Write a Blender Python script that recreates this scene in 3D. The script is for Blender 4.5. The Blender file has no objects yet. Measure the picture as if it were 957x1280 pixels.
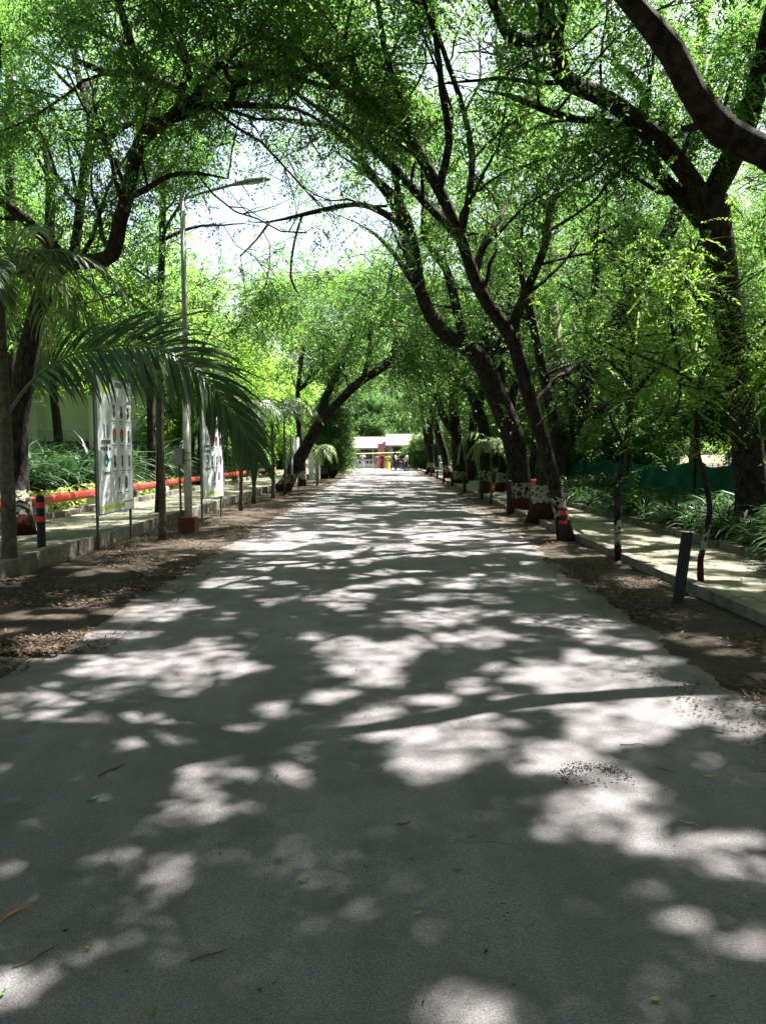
import bpy, bmesh, math, random
import numpy as np
from mathutils import Vector, Matrix
rnd = random.Random(7)
rng = np.random.default_rng(11)
R = math.radians
scene = bpy.context.scene
COL = scene.collection

# ------------------------------------------------------------------ camera
CAMH = 1.6; PITCH = math.atan(73/960.0); F = 960.0
cam_d = bpy.data.cameras.new('camera'); cam = bpy.data.objects.new('camera', cam_d); COL.objects.link(cam)
cam.location = (0, 0, CAMH); cam.rotation_euler = (R(90)-PITCH, 0, 0)
cam_d.sensor_fit = 'HORIZONTAL'; cam_d.sensor_width = 36; cam_d.lens = 36*F/957
cam_d.clip_end = 2000
scene.camera = cam
cp, sp = math.cos(PITCH), math.sin(PITCH)
def ray(px, py):
    a = (px-478.5)/F; b = -(py-640)/F
    return Vector((a, cp+b*sp, b*cp-sp))
def P(px, py, Y):                      # world point seen at a pixel, at depth Y
    d = ray(px, py); return Vector((d.x*Y/d.y, Y, CAMH+d.z*Y/d.y))
def G(px, py, z=0):                    # world point on a level surface
    d = ray(px, py); t = (z-CAMH)/d.z
    return Vector((d.x*t, d.y*t, z))
def proj(V):                           # numpy (n,3) -> px,py,depth
    y = V[:, 1]; z = V[:, 2]-CAMH
    dep = y*cp - z*sp; up = y*sp + z*cp
    dep2 = np.where(dep < .05, .05, dep)
    return 478.5+F*V[:, 0]/dep2, 640-F*up/dep2, dep

# ------------------------------------------------------------------ sun
SUN = Vector((0.36, 0.26, 0.90)).normalized()
SX, SY = SUN.x/SUN.z, SUN.y/SUN.z

# ------------------------------------------------------------------ value noise
_g = rng.random((256, 256))
def vnoise(x, y):
    xi = np.floor(x).astype(int); yi = np.floor(y).astype(int)
    fx = x-xi; fy = y-yi; fx = fx*fx*(3-2*fx); fy = fy*fy*(3-2*fy)
    a = _g[xi % 256, yi % 256]; b = _g[(xi+1) % 256, yi % 256]
    c = _g[xi % 256, (yi+1) % 256]; d = _g[(xi+1) % 256, (yi+1) % 256]
    return (a*(1-fx)+b*fx)*(1-fy)+(c*(1-fx)+d*fx)*fy

# ------------------------------------------------------------------ materials
MATS = {}
def newmat(name):
    m = bpy.data.materials.new(name); m.use_nodes = True
    nt = m.node_tree; b = nt.nodes['Principled BSDF']
    MATS[name] = m
    return m, nt, b
def noisemat(name, c1, c2, scale=5, rough=.8, bump=.2, bscale=30, detail=4, coord='Object', metal=0, spec=.3, bdist=.02):
    m, nt, b = newmat(name); N = nt.nodes; L = nt.links
    tc = N.new('ShaderNodeTexCoord'); n = N.new('ShaderNodeTexNoise'); n.inputs['Scale'].default_value = scale
    n.inputs['Detail'].default_value = detail; n.inputs['Roughness'].default_value = .65
    L.new(tc.outputs[coord], n.inputs['Vector'])
    cr = N.new('ShaderNodeValToRGB'); cr.color_ramp.elements[0].color = (*c1, 1); cr.color_ramp.elements[1].color = (*c2, 1)
    cr.color_ramp.elements[0].position = .32; cr.color_ramp.elements[1].position = .68
    L.new(n.outputs['Fac'], cr.inputs['Fac']); L.new(cr.outputs['Color'], b.inputs['Base Color'])
    b.inputs['Roughness'].default_value = rough; b.inputs['Metallic'].default_value = metal
    b.inputs['Specular IOR Level'].default_value = spec
    if bump:
        n2 = N.new('ShaderNodeTexNoise'); n2.inputs['Scale'].default_value = bscale; n2.inputs['Detail'].default_value = 5
        L.new(tc.outputs[coord], n2.inputs['Vector'])
        bp = N.new('ShaderNodeBump'); bp.inputs['Strength'].default_value = bump; bp.inputs['Distance'].default_value = bdist
        L.new(n2.outputs['Fac'], bp.inputs['Height']); L.new(bp.outputs['Normal'], b.inputs['Normal'])
    return m
def leafmat(name, lo, hi, tlo, thi, tr=.45, rough=.5, spec=.3):
    m, nt, b = newmat(name); N = nt.nodes; L = nt.links
    at = N.new('ShaderNodeAttribute'); at.attribute_name = 'var'
    def ramp(a, c):
        r = N.new('ShaderNodeValToRGB'); r.color_ramp.elements[0].color = (*a, 1); r.color_ramp.elements[1].color = (*c, 1)
        L.new(at.outputs['Fac'], r.inputs['Fac']); return r
    r1 = ramp(lo, hi); r2 = ramp(tlo, thi)
    L.new(r1.outputs['Color'], b.inputs['Base Color'])
    b.inputs['Roughness'].default_value = rough; b.inputs['Specular IOR Level'].default_value = spec
    t = N.new('ShaderNodeBsdfTranslucent'); L.new(r2.outputs['Color'], t.inputs['Color'])
    mx = N.new('ShaderNodeMixShader'); mx.inputs['Fac'].default_value = tr
    out = N['Material Output']
    L.new(b.outputs[0], mx.inputs[1]); L.new(t.outputs[0], mx.inputs[2]); L.new(mx.outputs[0], out.inputs['Surface'])
    return m
leafmat('leaf_mid', (.013, .040, .014), (.042, .095, .028), (.055, .185, .035), (.25, .46, .075), tr=.47)
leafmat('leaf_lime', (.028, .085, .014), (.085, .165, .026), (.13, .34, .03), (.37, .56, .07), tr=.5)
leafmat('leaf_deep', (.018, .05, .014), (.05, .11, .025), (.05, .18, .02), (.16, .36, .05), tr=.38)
leafmat('palm_leaf', (.022, .052, .02), (.07, .11, .04), (.06, .17, .03), (.16, .30, .05), tr=.25, rough=.48, spec=.35)
leafmat('palm_leaf_pale', (.12, .17, .06), (.30, .34, .18), (.2, .3, .08), (.4, .5, .2), tr=.35, rough=.5)
leafmat('bed_leaf', (.012, .036, .012), (.035, .085, .025), (.03, .10, .02), (.09, .22, .04), tr=.25, rough=.5, spec=.22)
leafmat('hedge_leaf', (.008, .024, .01), (.026, .062, .022), (.02, .07, .015), (.06, .15, .03), tr=.18, rough=.5, spec=.25)
leafmat('dry_leaf', (.022, .017, .013), (.15, .118, .085), (.08, .05, .02), (.25, .15, .06), tr=.15, rough=.8, spec=.1)
leafmat('bright_cover', (.12, .2, .03), (.42, .45, .15), (.2, .35, .04), (.5, .6, .12), tr=.35)
leafmat('green_fallen', (.06, .16, .03), (.10, .2, .04), (.1, .3, .03), (.2, .4, .05), tr=.2)

def barkmat(name, paint, whitetop=.85, redtop=.45, red=(.05, .016, .012)):
    m, nt, b = newmat(name); N = nt.nodes; L = nt.links
    tc = N.new('ShaderNodeTexCoord')
    mp = N.new('ShaderNodeMapping'); mp.inputs['Scale'].default_value = (1, 1, .42); L.new(tc.outputs['Object'], mp.inputs['Vector'])
    n = N.new('ShaderNodeTexNoise'); n.inputs['Scale'].default_value = 14; n.inputs['Detail'].default_value = 6; n.inputs['Roughness'].default_value = .7
    L.new(mp.outputs[0], n.inputs['Vector'])
    cr = N.new('ShaderNodeValToRGB'); e = cr.color_ramp.elements
    e[0].color = (.007, .006, .0055, 1); e[1].color = (.044, .037, .031, 1); e[0].position = .40; e[1].position = .64
    L.new(n.outputs['Fac'], cr.inputs['Fac'])
    col = cr.outputs['Color']
    if paint:
        sep = N.new('ShaderNodeSeparateXYZ'); L.new(tc.outputs['Object'], sep.inputs[0])
        n3 = N.new('ShaderNodeTexNoise'); n3.inputs['Scale'].default_value = 6; n3.inputs['Detail'].default_value = 3; L.new(tc.outputs['Object'], n3.inputs['Vector'])
        ad = N.new('ShaderNodeMath'); ad.operation = 'MULTIPLY_ADD'; ad.inputs[1].default_value = .22; L.new(n3.outputs['Fac'], ad.inputs[0]); oi = N.new('ShaderNodeObjectInfo'); ra = N.new('ShaderNodeMath'); ra.operation = 'MULTIPLY_ADD'; ra.inputs[1].default_value = .3; L.new(oi.outputs['Random'], ra.inputs[0]); L.new(sep.outputs['Z'], ra.inputs[2]); L.new(ra.outputs[0], ad.inputs[2])
        def below(h):
            q = N.new('ShaderNodeMath'); q.operation = 'LESS_THAN'; q.inputs[1].default_value = h+.24; L.new(ad.outputs[0], q.inputs[0]); return q
        wm = N.new('ShaderNodeMath'); wm.operation = 'MULTIPLY'
        n4 = N.new('ShaderNodeTexNoise'); n4.inputs['Scale'].default_value = 11; n4.inputs['Detail'].default_value = 5; L.new(tc.outputs['Object'], n4.inputs['Vector'])
        pat = N.new('ShaderNodeMath'); pat.operation = 'GREATER_THAN'; pat.inputs[1].default_value = .47; L.new(n4.outputs['Fac'], pat.inputs[0])
        L.new(below(whitetop).outputs[0], wm.inputs[0]); L.new(pat.outputs[0], wm.inputs[1])
        m1 = N.new('ShaderNodeMix'); m1.data_type = 'RGBA'; L.new(wm.outputs[0], m1.inputs['Factor'])
        L.new(col, m1.inputs['A']); m1.inputs['B'].default_value = (.27, .26, .20, 1)
        m2 = N.new('ShaderNodeMix'); m2.data_type = 'RGBA'; L.new(below(redtop).outputs[0], m2.inputs['Factor'])
        L.new(m1.outputs['Result'], m2.inputs['A']); m2.inputs['B'].default_value = (*red, 1)
        col = m2.outputs['Result']
    L.new(col, b.inputs['Base Color']); b.inputs['Roughness'].default_value = .92; b.inputs['Specular IOR Level'].default_value = .15
    bp = N.new('ShaderNodeBump'); bp.inputs['Strength'].default_value = 1.0; bp.inputs['Distance'].default_value = .06
    L.new(n.outputs['Fac'], bp.inputs['Height']); L.new(bp.outputs['Normal'], b.inputs['Normal'])
    return m
barkmat('bark', False); barkmat('bark_painted', True); barkmat('bark_painted_thin', True, .72, .36)
noisemat('bark_pale', (.10, .085, .06), (.26, .23, .18), 9, .9, .6, 25)
noisemat('palm_trunk', (.03, .026, .02), (.12, .10, .075), 12, .9, .5, 30)
noisemat('palm_trunk_white', (.25, .25, .22), (.5, .5, .46), 8, .9, .3, 30)
noisemat('rachis', (.05, .09, .03), (.12, .16, .05), 8, .5, 0)
noisemat('kerb_concrete', (.07, .065, .052), (.19, .175, .145), 3.5, .95, .6, 25)
noisemat('galvanised', (.18, .19, .19), (.30, .31, .30), 6, .55, .05, 40, metal=.3)
noisemat('white_paint', (.52, .55, .55), (.68, .70, .70), 3, .6, .05, 40)
noisemat('pole_paint', (.28, .30, .27), (.55, .56, .50), 6, .7, .1, 40)
noisemat('red_pipe_paint', (.38, .02, .018), (.52, .035, .028), 3, .42, .1, 20, spec=.5)
noisemat('red_oxide', (.08, .024, .017), (.15, .04, .03), 6, .9, .4, 20)
noisemat('red_band', (.5, .02, .035), (.65, .03, .05), 8, .5, .05, 20)
noisemat('pink_cloth', (.75, .05, .10), (.85, .08, .14), 8, .8, .2, 20)
noisemat('dark_post', (.008, .009, .009), (.022, .022, .02), 7, .75, .3, 20)
noisemat('steel_post', (.05, .05, .05), (.12, .12, .11), 12, .6, .1, 40, metal=.4)
noisemat('black', (.01, .01, .012), (.025, .025, .028), 10, .5, 0)
noisemat('green_net', (.004, .08, .052), (.01, .15, .095), 2.5, .8, .6, 3, bdist=.08)
noisemat('pale_wall', (.34, .37, .35), (.45, .48, .45), .8, .9, .15, 10)
noisemat('mint_wall', (.50, .54, .54), (.62, .66, .66), .7, .9, .15, 10)
noisemat('dark_opening', (.008, .012, .014), (.03, .04, .045), 2, .15, 0, spec=.6)
noisemat('pink_roof', (.17, .105, .11), (.30, .20, .205), 1.2, .7, .1, 10)
noisemat('pink_wall', (.36, .15, .14), (.46, .2, .18), 1.2, .9, .1, 10)
noisemat('sign_white', (.60, .66, .70), (.68, .74, .78), 1.5, .35, 0, spec=.5)
noisemat('sign_lime', (.42, .55, .05), (.50, .62, .08), 3, .5, 0)
noisemat('sign_ink', (.04, .035, .08), (.06, .05, .1), 3, .5, 0)
noisemat('sign_grey', (.10, .11, .13), (.2, .2, .22), 30, .5, 0)
noisemat('sign_red', (.45, .03, .035), (.6, .05, .05), 3, .5, 0)
noisemat('sign_teal', (.02, .2, .2), (.04, .32, .28), 12, .5, 0)
noisemat('sign_navy', (.01, .05, .16), (.02, .08, .2), 3, .5, 0)
noisemat('skin', (.20, .10, .06), (.26, .13, .08), 8, .6, 0)
noisemat('hair', (.008, .007, .006), (.02, .016, .014), 20, .5, 0)
noisemat('cloth_white', (.68, .68, .66), (.8, .8, .78), 6, .9, .1, 12)
noisemat('cloth_blue', (.35, .45, .58), (.5, .58, .68), 6, .9, .1, 12)
noisemat('cloth_yellow', (.62, .56, .03), (.75, .7, .06), 6, .9, .1, 12)
noisemat('cloth_maroon', (.10, .015, .03), (.18, .03, .05), 6, .9, .1, 12)
noisemat('cloth_dark', (.012, .014, .022), (.03, .034, .05), 6, .9, .1, 12)
noisemat('cloth_tan', (.3, .2, .12), (.4, .28, .18), 6, .9, .1, 12)
noisemat('twig', (.05, .035, .022), (.12, .09, .06), 12, .9, .3, 30)
noisemat('yellow_paint', (.55, .48, .18), (.68, .62, .3), 3, .6, 0)
noisemat('gravel', (.02, .02, .02), (.06, .055, .05), 20, .95, .4, 60)
noisemat('seed_orange', (.28, .10, .02), (.45, .2, .04), 8, .6, .1, 20)

# asphalt
m, nt, b = newmat('asphalt'); N = nt.nodes; L = nt.links
tc = N.new('ShaderNodeTexCoord')
def nz(scale, det=4, rough=.6, vec=None):
    n = N.new('ShaderNodeTexNoise'); n.inputs['Scale'].default_value = scale; n.inputs['Detail'].default_value = det; n.inputs['Roughness'].default_value = rough
    L.new(vec or tc.outputs['Object'], n.inputs['Vector']); return n
def rampn(src, stops):
    r = N.new('ShaderNodeValToRGB'); e = r.color_ramp.elements
    e[0].position, e[0].color = stops[0][0], (*stops[0][1], 1); e[1].position, e[1].color = stops[-1][0], (*stops[-1][1], 1)
    for p_, c_ in stops[1:-1]:
        q = e.new(p_); q.color = (*c_, 1)
    L.new(src, r.inputs['Fac']); return r
def mixc(fac, a, bcol, mode='MIX', f=None):
    x = N.new('ShaderNodeMix'); x.data_type = 'RGBA'; x.blend_type = mode
    if fac is not None: L.new(fac, x.inputs['Factor'])
    else: x.inputs['Factor'].default_value = f
    for s, k in ((a, 'A'), (bcol, 'B')):
        if isinstance(s, tuple): x.inputs[k].default_value = (*s, 1)
        else: L.new(s, x.inputs[k])
    return x.outputs['Result']
big = rampn(nz(.55, 5).outputs['Fac'], [(.3, (.086, .082, .088)), (.7, (.140, .133, .141))])
fine = rampn(nz(150, 3, .85).outputs['Fac'], [(.32, (.4, .4, .4)), (.5, (1, 1, 1)), (.68, (1.75, 1.72, 1.65))])
c = mixc(None, big.outputs['Color'], fine.outputs['Color'], 'MULTIPLY', 1)
mpw = N.new('ShaderNodeMapping'); mpw.inputs['Scale'].default_value = (3.2, .22, 1); L.new(tc.outputs['Object'], mpw.inputs['Vector'])
streak = rampn(nz(1.0, 3, .5, mpw.outputs[0]).outputs['Fac'], [(.35, (.86, .86, .86)), (.65, (1.1, 1.1, 1.1))])
c = mixc(None, c, streak.outputs['Color'], 'MULTIPLY', 1)
vo = N.new('ShaderNodeTexVoronoi'); vo.inputs['Scale'].default_value = 34; L.new(tc.outputs['Object'], vo.inputs['Vector'])
specs = rampn(vo.outputs['Distance'], [(.0, (1, 1, 1)), (.09, (1, 1, 1)), (.13, (0, 0, 0))])
sel = rampn(nz(5, 2).outputs['Fac'], [(.6, (0, 0, 0)), (.66, (1, 1, 1))])
sm = mixc(None, specs.outputs['Color'], sel.outputs['Color'], 'MULTIPLY', 1)
c = mixc(sm, c, (.03, .028, .026))
dust = rampn(nz(1.9, 6, .7).outputs['Fac'], [(.55, (0, 0, 0)), (.75, (.45, .45, .45))])
c = mixc(dust.outputs['Color'], c, (.15, .14, .13))
st_ = rampn(nz(2.6, 7, .75).outputs['Fac'], [(.50, (0, 0, 0)), (.62, (.55, .55, .55))])
c = mixc(st_.outputs['Color'], c, (.07, .066, .066))
vc = N.new('ShaderNodeTexVoronoi'); vc.feature = 'DISTANCE_TO_EDGE'; vc.inputs['Scale'].default_value = .55
wv = mixc(None, tc.outputs['Object'], nz(2.5, 4).outputs['Color'], 'ADD', .5); L.new(wv, vc.inputs['Vector'])
ck = rampn(vc.outputs['Distance'], [(0, (1, 1, 1)), (.0015, (1, 1, 1)), (.006, (0, 0, 0))])
cs_ = rampn(nz(.45, 2).outputs['Fac'], [(.56, (0, 0, 0)), (.64, (.6, .6, .6))])
c = mixc(mixc(None, ck.outputs['Color'], cs_.outputs['Color'], 'MULTIPLY', 1), c, (.03, .029, .028))
sx_ = N.new('ShaderNodeSeparateXYZ'); L.new(tc.outputs['Object'], sx_.inputs[0]); ab = N.new('ShaderNodeMath'); ab.operation = 'ABSOLUTE'; L.new(sx_.outputs['X'], ab.inputs[0])
mr = N.new('ShaderNodeMapRange'); mr.inputs['From Min'].default_value = 1.7; mr.inputs['From Max'].default_value = 3.0; L.new(ab.outputs[0], mr.inputs['Value'])
ma = N.new('ShaderNodeMath'); ma.operation = 'MULTIPLY'; L.new(mr.outputs[0], ma.inputs[0]); L.new(nz(3.2, 7, .8).outputs['Fac'], ma.inputs[1])
dr = rampn(ma.outputs[0], [(.22, (0, 0, 0)), (.46, (.9, .9, .9))])
c = mixc(dr.outputs['Color'], c, (.085, .068, .05))
L.new(c, b.inputs['Base Color']); b.inputs['Roughness'].default_value = .82; b.inputs['Specular IOR Level'].default_value = .35
bp = N.new('ShaderNodeBump'); bp.inputs['Strength'].default_value = .65; bp.inputs['Distance'].default_value = .009
L.new(nz(95, 4, .75).outputs['Fac'], bp.inputs['Height'])
bp2 = N.new('ShaderNodeBump'); bp2.inputs['Strength'].default_value = .5; bp2.inputs['Distance'].default_value = .03
L.new(nz(3.0, 4).outputs['Fac'], bp2.inputs['Height']); L.new(bp.outputs['Normal'], bp2.inputs['Normal'])
L.new(bp2.outputs['Normal'], b.inputs['Normal'])

# verge soil
m, nt, b = newmat('soil'); N = nt.nodes; L = nt.links; tc = N.new('ShaderNodeTexCoord')
c1 = rampn(nz(1.1, 6, .7).outputs['Fac'], [(.3, (.032, .026, .021)), (.7, (.09, .075, .06))])
c2 = rampn(nz(38, 4, .8).outputs['Fac'], [(.35, (.45, .42, .4)), (.55, (1, 1, 1)), (.7, (1.7, 1.6, 1.45))])
L.new(mixc(None, c1.outputs['Color'], c2.outputs['Color'], 'MULTIPLY', 1), b.inputs['Base Color']); b.inputs['Roughness'].default_value = .95
b.inputs['Specular IOR Level'].default_value = .1
bp = N.new('ShaderNodeBump'); bp.inputs['Strength'].default_value = .9; bp.inputs['Distance'].default_value = .03
L.new(nz(28, 5, .8).outputs['Fac'], bp.inputs['Height']); L.new(bp.outputs['Normal'], b.inputs['Normal'])
# bare ground
noisemat('earth', (.06, .055, .03), (.13, .12, .06), .6, .95, .5, 12)
noisemat('lawn_soil', (.05, .09, .015), (.14, .2, .035), .7, .95, .5, 14)
# stone paving
m, nt, b = newmat('paving'); N = nt.nodes; L = nt.links; tc = N.new('ShaderNodeTexCoord')
br = N.new('ShaderNodeTexBrick'); br.inputs['Scale'].default_value = 1; br.inputs['Brick Width'].default_value = .55; br.inputs['Row Height'].default_value = .33
br.inputs['Mortar Size'].default_value = .014; br.inputs['Color1'].default_value = (.085, .09, .065, 1); br.inputs['Color2'].default_value = (.155, .15, .115, 1)
br.inputs['Mortar'].default_value = (.035, .04, .022, 1)
dn = nz(2.2, 3); wv = mixc(None, tc.outputs['Object'], dn.outputs['Color'], 'ADD', .06); L.new(wv, br.inputs['Vector'])
c2 = rampn(nz(9, 5, .75).outputs['Fac'], [(.3, (.6, .62, .55)), (.7, (1.25, 1.22, 1.1))])
c = mixc(None, br.outputs['Color'], c2.outputs['Color'], 'MULTIPLY', 1)
ms = rampn(nz(1.3, 5, .7).outputs['Fac'], [(.5, (0, 0, 0)), (.7, (.6, .6, .6))])
c = mixc(ms.outputs['Color'], c, (.045, .055, .02))
L.new(c, b.inputs['Base Color']); b.inputs['Roughness'].default_value = .8
bp = N.new('ShaderNodeBump'); bp.inputs['Strength'].default_value = .5; bp.inputs['Distance'].default_value = .02; bp.invert = True
L.new(br.outputs['Fac'], bp.inputs['Height']); L.new(bp.outputs['Normal'], b.inputs['Normal'])

# ------------------------------------------------------------------ mesh builder
class MB:
    def __init__(s): s.V = []; s.F = []; s.n = 0; s.var = []; s.mi = []
    def add(s, V, faces, var=.5, mi=0):
        V = np.asarray(V, dtype=float).reshape(-1, 3); k = len(faces)
        faces = np.asarray(faces, dtype=int)
        s.V.append(V); s.F.append(faces+s.n); s.n += len(V)
        s.var.append(np.full(k, var) if np.isscalar(var) else np.asarray(var)); s.mi.append(np.full(k, mi))
        return s
    def box(s, lo, hi, mi=0, bev=0):
        x0, y0, z0 = lo; x1, y1, z1 = hi
        V = [(x0,y0,z0),(x1,y0,z0),(x1,y1,z0),(x0,y1,z0),(x0,y0,z1),(x1,y0,z1),(x1,y1,z1),(x0,y1,z1)]
        Fq = [(0,3,2,1),(4,5,6,7),(0,1,5,4),(1,2,6,5),(2,3,7,6),(3,0,4,7)]
        return s.add(V, Fq, mi=mi)
    def tube(s, pts, rad, k=8, cap=True, mi=0, wob=0, var=.5):
        pts = np.asarray([tuple(p) for p in pts], float); n = len(pts)
        rad = np.full(n, rad) if np.isscalar(rad) else np.asarray(rad, float)
        T = np.gradient(pts, axis=0); T /= np.linalg.norm(T, axis=1)[:, None]+1e-9
        ref = np.array([0, 0, 1.]) if abs(T[0][2]) < .9 else np.array([0, 1., 0])
        u = np.cross(T[0], ref); u /= np.linalg.norm(u)
        ang = np.arange(k)*2*np.pi/k; rings = []
        ph = rng.random(4)*6.28
        for i in range(n):
            u = u-T[i]*np.dot(u, T[i]); u /= np.linalg.norm(u)+1e-9; v = np.cross(T[i], u)
            r = rad[i]*(1+wob*(np.sin(ang*2+ph[0]+i*.35)+.6*np.sin(ang*3+ph[1]-i*.5)+.5*np.sin(i*1.1+ph[2])))
            rings.append(pts[i]+np.outer(np.cos(ang)*r, u)+np.outer(np.sin(ang)*r, v))
        V = np.concatenate(rings)
        a = np.arange(n-1)[:, None]*k; j = np.arange(k)[None]; j2 = (j+1) % k
        Fq = np.stack([a+j, a+j2, a+k+j2, a+k+j], -1).reshape(-1, 4)
        if cap and k == 4: Fq = np.vstack([Fq, [[3, 2, 1, 0], [(n-1)*k, (n-1)*k+1, (n-1)*k+2, (n-1)*k+3]]])
        elif cap and k > 4:
            c0 = len(V); V = np.vstack([V, pts[0], pts[-1]])
            # caps as triangles stored as degenerate-free quads in pairs
            q = []
            for i in range(0, k, 2):
                q.append((c0, (i+2) % k, (i+1) % k, i)); b_ = (n-1)*k
                q.append((c0+1, b_+i, b_+(i+1) % k, b_+(i+2) % k))
            Fq = np.vstack([Fq, q])
        return s.add(V, Fq, mi=mi, var=var)
    def disc(s, c, u, v, ru, rv, k=16, mi=0):
        c = np.array(c, float); u = np.array(u, float); v = np.array(v, float)
        a = np.arange(k)*2*np.pi/k
        V = np.vstack([c+np.outer(np.cos(a)*ru, u)+np.outer(np.sin(a)*rv, v), c])
        q = [(k, i, (i+1) % k, (i+2) % k) for i in range(0, k, 2)]
        return s.add(V, q, mi=mi)
    def ell(s, c, r, k=10, m_=6, mi=0):
        th = np.linspace(0.05, np.pi-.05, m_+1); pts = [(c[0], c[1], c[2]+r[2]*math.cos(t)) for t in th]
        V = []; 
        for t in th:
            for i in range(k):
                a = i*2*np.pi/k; V.append((c[0]+r[0]*math.sin(t)*math.cos(a), c[1]+r[1]*math.sin(t)*math.sin(a), c[2]+r[2]*math.cos(t)))
        Fq = [(i*k+j, (i+1)*k+j, (i+1)*k+(j+1) % k, i*k+(j+1) % k) for i in range(m_) for j in range(k)]
        return s.add(V, Fq, mi=mi)
    def build(s, name, mats, parent=None, origin=(0, 0, 0), smooth=False):
        me = bpy.data.meshes.new(name)
        if s.n:
            V = np.concatenate(s.V)-np.array(tuple(origin)); Fq = np.concatenate(s.F); nf = len(Fq)
            me.vertices.add(len(V)); me.vertices.foreach_set('co', V.astype(np.float32).ravel())
            me.loops.add(nf*4); me.loops.foreach_set('vertex_index', Fq.astype(np.int32).ravel())
            me.polygons.add(nf); me.polygons.foreach_set('loop_start', np.arange(0, nf*4, 4, dtype=np.int32))
            me.polygons.foreach_set('material_index', np.concatenate(s.mi).astype(np.int32))
            me.polygons.foreach_set('use_smooth', np.full(nf, smooth))
            me.update(calc_edges=True)
            at = me.attributes.new('var', 'FLOAT', 'FACE'); at.data.foreach_set('value', np.concatenate(s.var).astype(np.float32))
        for q in ([mats] if isinstance(mats, str) else mats): me.materials.append(MATS[q])
        o = bpy.data.objects.new(name, me); COL.objects.link(o)
        if parent is not None: o.parent = parent
        else: o.location = origin
        return o
def tag(o, label=None, cat=None, group=None, kind=None):
    if label: o['label'] = label
    if cat: o['category'] = cat
    if group: o['group'] = group
    if kind: o['kind'] = kind
    return o
def thing(name, loc, label, cat, group=None):
    o = bpy.data.objects.new(name, None); COL.objects.link(o); o.location = loc; o.empty_display_size = .2
    return tag(o, label, cat, group)
def copy_tree(o, parent=None):
    c = o.copy(); COL.objects.link(c); c.parent = parent
    for ch in list(o.children): copy_tree(ch, c)
    return c
def smoothline(pts, step=.35):
    """Catmull-Rom through (pos, radius) pairs."""
    A = [np.array([*p, r], float) for p, r in pts]
    A = [2*A[0]-A[1]]+A+[2*A[-1]-A[-2]]; out = []
    for i in range(1, len(A)-2):
        d = np.linalg.norm(A[i+1][:3]-A[i][:3]); n = max(2, int(d/step))
        for k in range(n):
            t = k/n; p0, p1, p2, p3 = A[i-1], A[i], A[i+1], A[i+2]
            out.append(.5*((2*p1)+(-p0+p2)*t+(2*p0-5*p1+4*p2-p3)*t*t+(-p0+3*p1-3*p2+p3)*t**3))
    out.append(A[-2]); out = np.array(out); out[:, 3] = np.maximum(out[:, 3], .006)
    return out[:, :3], out[:, 3]

# ------------------------------------------------------------------ canopy gaps that let the sun through to the ground
PATCH = [(60,885,80,28),(150,835,75,20),(250,820,55,18),(225,858,34,14),(160,903,50,10),(300,838,28,11),(335,890,22,10),(280,917,32,12),
 (275,972,46,14),(360,975,28,16),(440,815,60,18),(385,798,25,9),(550,775,75,13),(470,850,34,12),(545,922,90,30),(455,907,34,15),
 (530,957,48,18),(612,930,48,14),(725,848,80,28),(805,876,42,14),(665,845,52,15),(655,882,32,12),(700,778,62,11),(680,965,34,9),
 (745,1032,50,24),(840,1060,85,24),(918,1090,48,15),(690,1050,22,12),(825,1118,36,8),(862,1155,46,13),(925,1185,48,22),
 (40,1028,34,16),(20,1003,24,8),(4,1098,14,14),(150,1075,46,17),(212,1100,38,17),(595,1268,66,30),(885,885,36,12),(932,915,32,12),
 (945,850,30,9),(30,825,50,14),(850,770,42,7),(935,848,26,6),(870,800,34,7),(380,940,30,10),(410,870,30,9),
 (190,930,40,8),(600,800,60,9),(770,905,40,8),(640,910,20,8),(100,760,40,6),(430,760,30,6),(20,1240,60,26)]
GP = []
for (x, y, a, bq) in PATCH:
    c0 = G(x, y); c1 = G(x+a, y); c2 = G(x, y-bq); c3 = G(x, y+bq)
    GP.append((c0.x, (c2.y+c3.y)/2, abs(c1.x-c0.x), abs(c2.y-c3.y)/2))
def lit(xg, yg, soft=False):
    w = (vnoise(xg*5.2+7, yg*5.2+3)-.5)*.9+(vnoise(xg*13+1, yg*13+9)-.5)*.7+(rng.normal(size=len(xg))*.13 if soft else 0)
    r = np.zeros(len(xg), bool)
    near = (yg < 8.2) & (np.abs(xg) < 5.5)
    for (cx, cy, a, bq) in GP:
        d = np.sqrt(((xg-cx)/a)**2+((yg-cy)/bq)**2)
        r |= near & (d+w < 1.0)
    n = .5*vnoise(xg*1.15+40, yg*1.3+11)+.5*vnoise(xg*3.3+4, yg*3.3+77)+(rng.normal(size=len(xg))*.03 if soft else 0)
    thr = np.where(yg < 11.5, .60, np.where(yg < 40, .515, .47))
    thr = np.where(np.abs(xg) > 9, .47, thr)
    thr = np.where((xg > -5.95) & (xg < -4.4) & (yg > 11) & (yg < 14.6), 9., thr); thr = np.where((xg > -5.5) & (xg < -3.9) & (yg > 15.8) & (yg < 19.6), 9., thr)
    brd = thr > 5
    thr = np.where((np.abs(xg) > 3.2) & (np.abs(xg) < 9) & ~brd, .585, thr)
    r |= near & (n > np.where((yg > 3.8) & (yg < 7.4), .605, np.where(yg > 2.9, .69, 9.)))
    out = r | (~near & (n > thr))
    if soft: out &= rng.random(len(xg)) > .07
    return out
SKY = [(350,135,75,26,.85),(395,215,115,42,.74),(310,235,46,70,.85),(400,270,105,42,.84),(270,275,40,45,.92),(300,325,45,24,.65),(560,70,60,48,.85),(600,200,20,40,.3),
       (790,60,70,45,.35),(175,35,40,20,.6),(70,75,40,22,.4),(350,300,120,40,.65),(700,300,25,25,.5),(860,290,25,28,.5),(480,50,40,40,.3)]
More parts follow.
